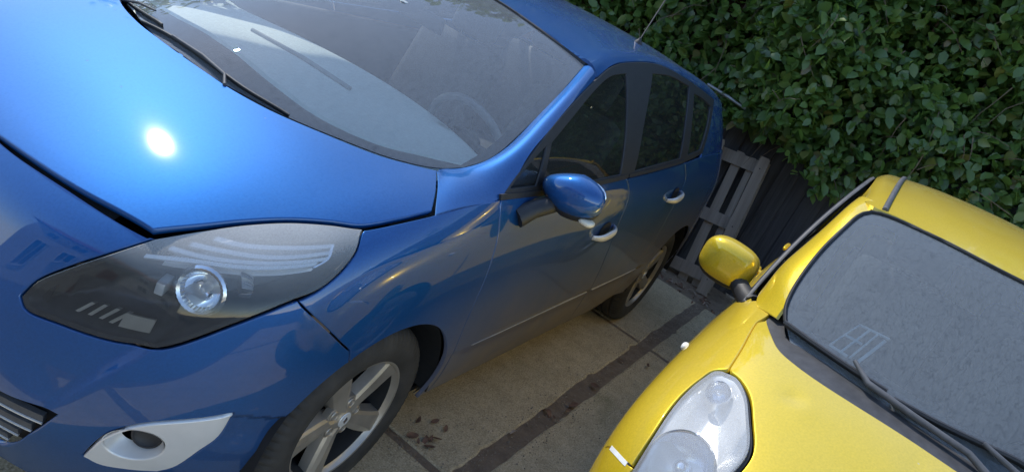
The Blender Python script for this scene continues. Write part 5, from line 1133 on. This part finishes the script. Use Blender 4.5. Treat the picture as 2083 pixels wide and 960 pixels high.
for k in range(14):
    y = -2+k*.48; tr = MB().tube([(-.15+rnd.uniform(-.1, .1), y-1.5+rnd.uniform(-.1, .1), z) for z in np.linspace(0, 3.4, 8)], [.03, .028, .026, .022, .018, .014, .01, .006], 7).build('stem', M['twig'], hedge, angle=60)

# grit and crumbs of soil along the joints
gv = MB()
for k in range(1500):
    if k % 3: x, y = rnd.uniform(-3.8, .3), 1.09+rnd.gauss(0, .07)
    else: x, y = rnd.uniform(-3.8, .3), rnd.uniform(.75, 1.7)
    if k % 5 == 0: x, y = rnd.choice((-2.585, -.5))+rnd.gauss(0, .05), rnd.uniform(.7, 1.9)
    r = rnd.uniform(.0015, .005)*(1.6 if rnd.random() < .06 else 1); a = rnd.uniform(0, 6.28); c = Vector((x, y, .002))
    gv.add([c+Vector((r*math.cos(a+t), r*math.sin(a+t)*.8, 0)) for t in (0, 1.5, 3.1, 4.6)]+[c+Vector((r*.5*math.cos(a+t), r*.5*math.sin(a+t), r*.8)) for t in (.3, 2.4, 4.4)], [(0, 1, 5, 4), (1, 2, 5), (2, 3, 6, 5), (3, 0, 4, 6), (4, 5, 6)])
go = gv.build('grit', simple('grit', (.30, .25, .19), .9, 0, .5, 90)); tag(go, 'loose grit and crumbs of soil along the concrete joints', 'grit', kind='stuff')
# ================================================================ what the paint and glass mirror: a house across the yard, trees to the side
M['render_wall'] = simple('cream rendered wall', (.55, .51, .44), .9, 0, .08, 6, .2, 60); M['roof_tile'] = simple('red roof tile', (.22, .085, .055), .85, 0, .25, 12, .4, 20); M['pane'] = simple('window pane', (.03, .035, .04), .05, 0, .1); M['white_frame'] = simple('white window frame', (.7, .7, .68), .5)
hs = empty('house', (13, 1, 0)); tag(hs, 'cream rendered house with red roof across the yard, seen only mirrored in the paint', 'house')
MB().box((4, 0, 2.6), (8, 16, 5.2)).build('wall', M['render_wall'], hs)
MB().prism([(-.6, 5.2), (8.6, 5.2), (4, 8.2)], -8.4, 8.4, Matrix(((1, 0, 0, 0), (0, 0, 1, 0), (0, 1, 0, 0), (0, 0, 0, 1)))).build('roof', M['roof_tile'], hs)
for y in (-6, -3, 3, 6):
    for z in (1.5, 4.0):
        w = MB().box((-.02, y, z), (.10, 1.3, 1.3), None, .01).build('window', M['white_frame'], hs)
        for k in (-.3, .3): MB().box((-.055, y+k, z), (.05, .52, 1.12)).build('pane', M['pane'], w)
dr = MB().box((-.02, 0, 1.05), (.12, 1.0, 2.1), None, .01).build('door', M['roof_tile'], hs)
MB().tube([(-.1, .35, 1.0), (-.14, .35, 1.0), (-.14, .25, 1.0)], .012, 8).build('handle', M['chrome'], dr)
def tree(x, y, h, r, label, seed):
    t = empty('tree', (x, y, 0)); tag(t, label, 'tree', 'trees beside the yard'); rg = random.Random(seed); ng = np.random.default_rng(seed)
    tk = MB().tube([(rg.uniform(-.05, .05), rg.uniform(-.05, .05), z) for z in np.linspace(0, h*.75, 7)], [.14, .12, .11, .09, .07, .05, .02], 9)
    for k in range(7):
        a = rg.uniform(0, 6.28); z0 = h*rg.uniform(.3, .6); tk.tube([(0, 0, z0), (r*.4*math.cos(a), r*.4*math.sin(a), z0+h*.12), (r*.75*math.cos(a), r*.75*math.sin(a), z0+h*.2)], [.05, .035, .012], 6)
    tk.build('trunk', M['twig'], t, angle=60)
    C = np.array([(rg.gauss(0, r*.45), rg.gauss(0, r*.45), h*rg.uniform(.42, .95)) for _ in range(26)]); P = np.vstack([c+ng.normal(0, r*.20, (70, 3)) for c in C])
    cr = leaves_mesh('crown', P, t, 2.4); return t
tree(-4.5, -9.5, 4.6, 1.9, 'round leafy tree standing right of the blue car, nearer the hedge', 3); tree(.5, -10.5, 5.0, 2.2, 'taller leafy tree standing right of the blue car, nearer the camera', 5); tree(-9.5, -8.5, 5.0, 2.2, 'leafy tree beyond the hedge on the blue car side', 8)
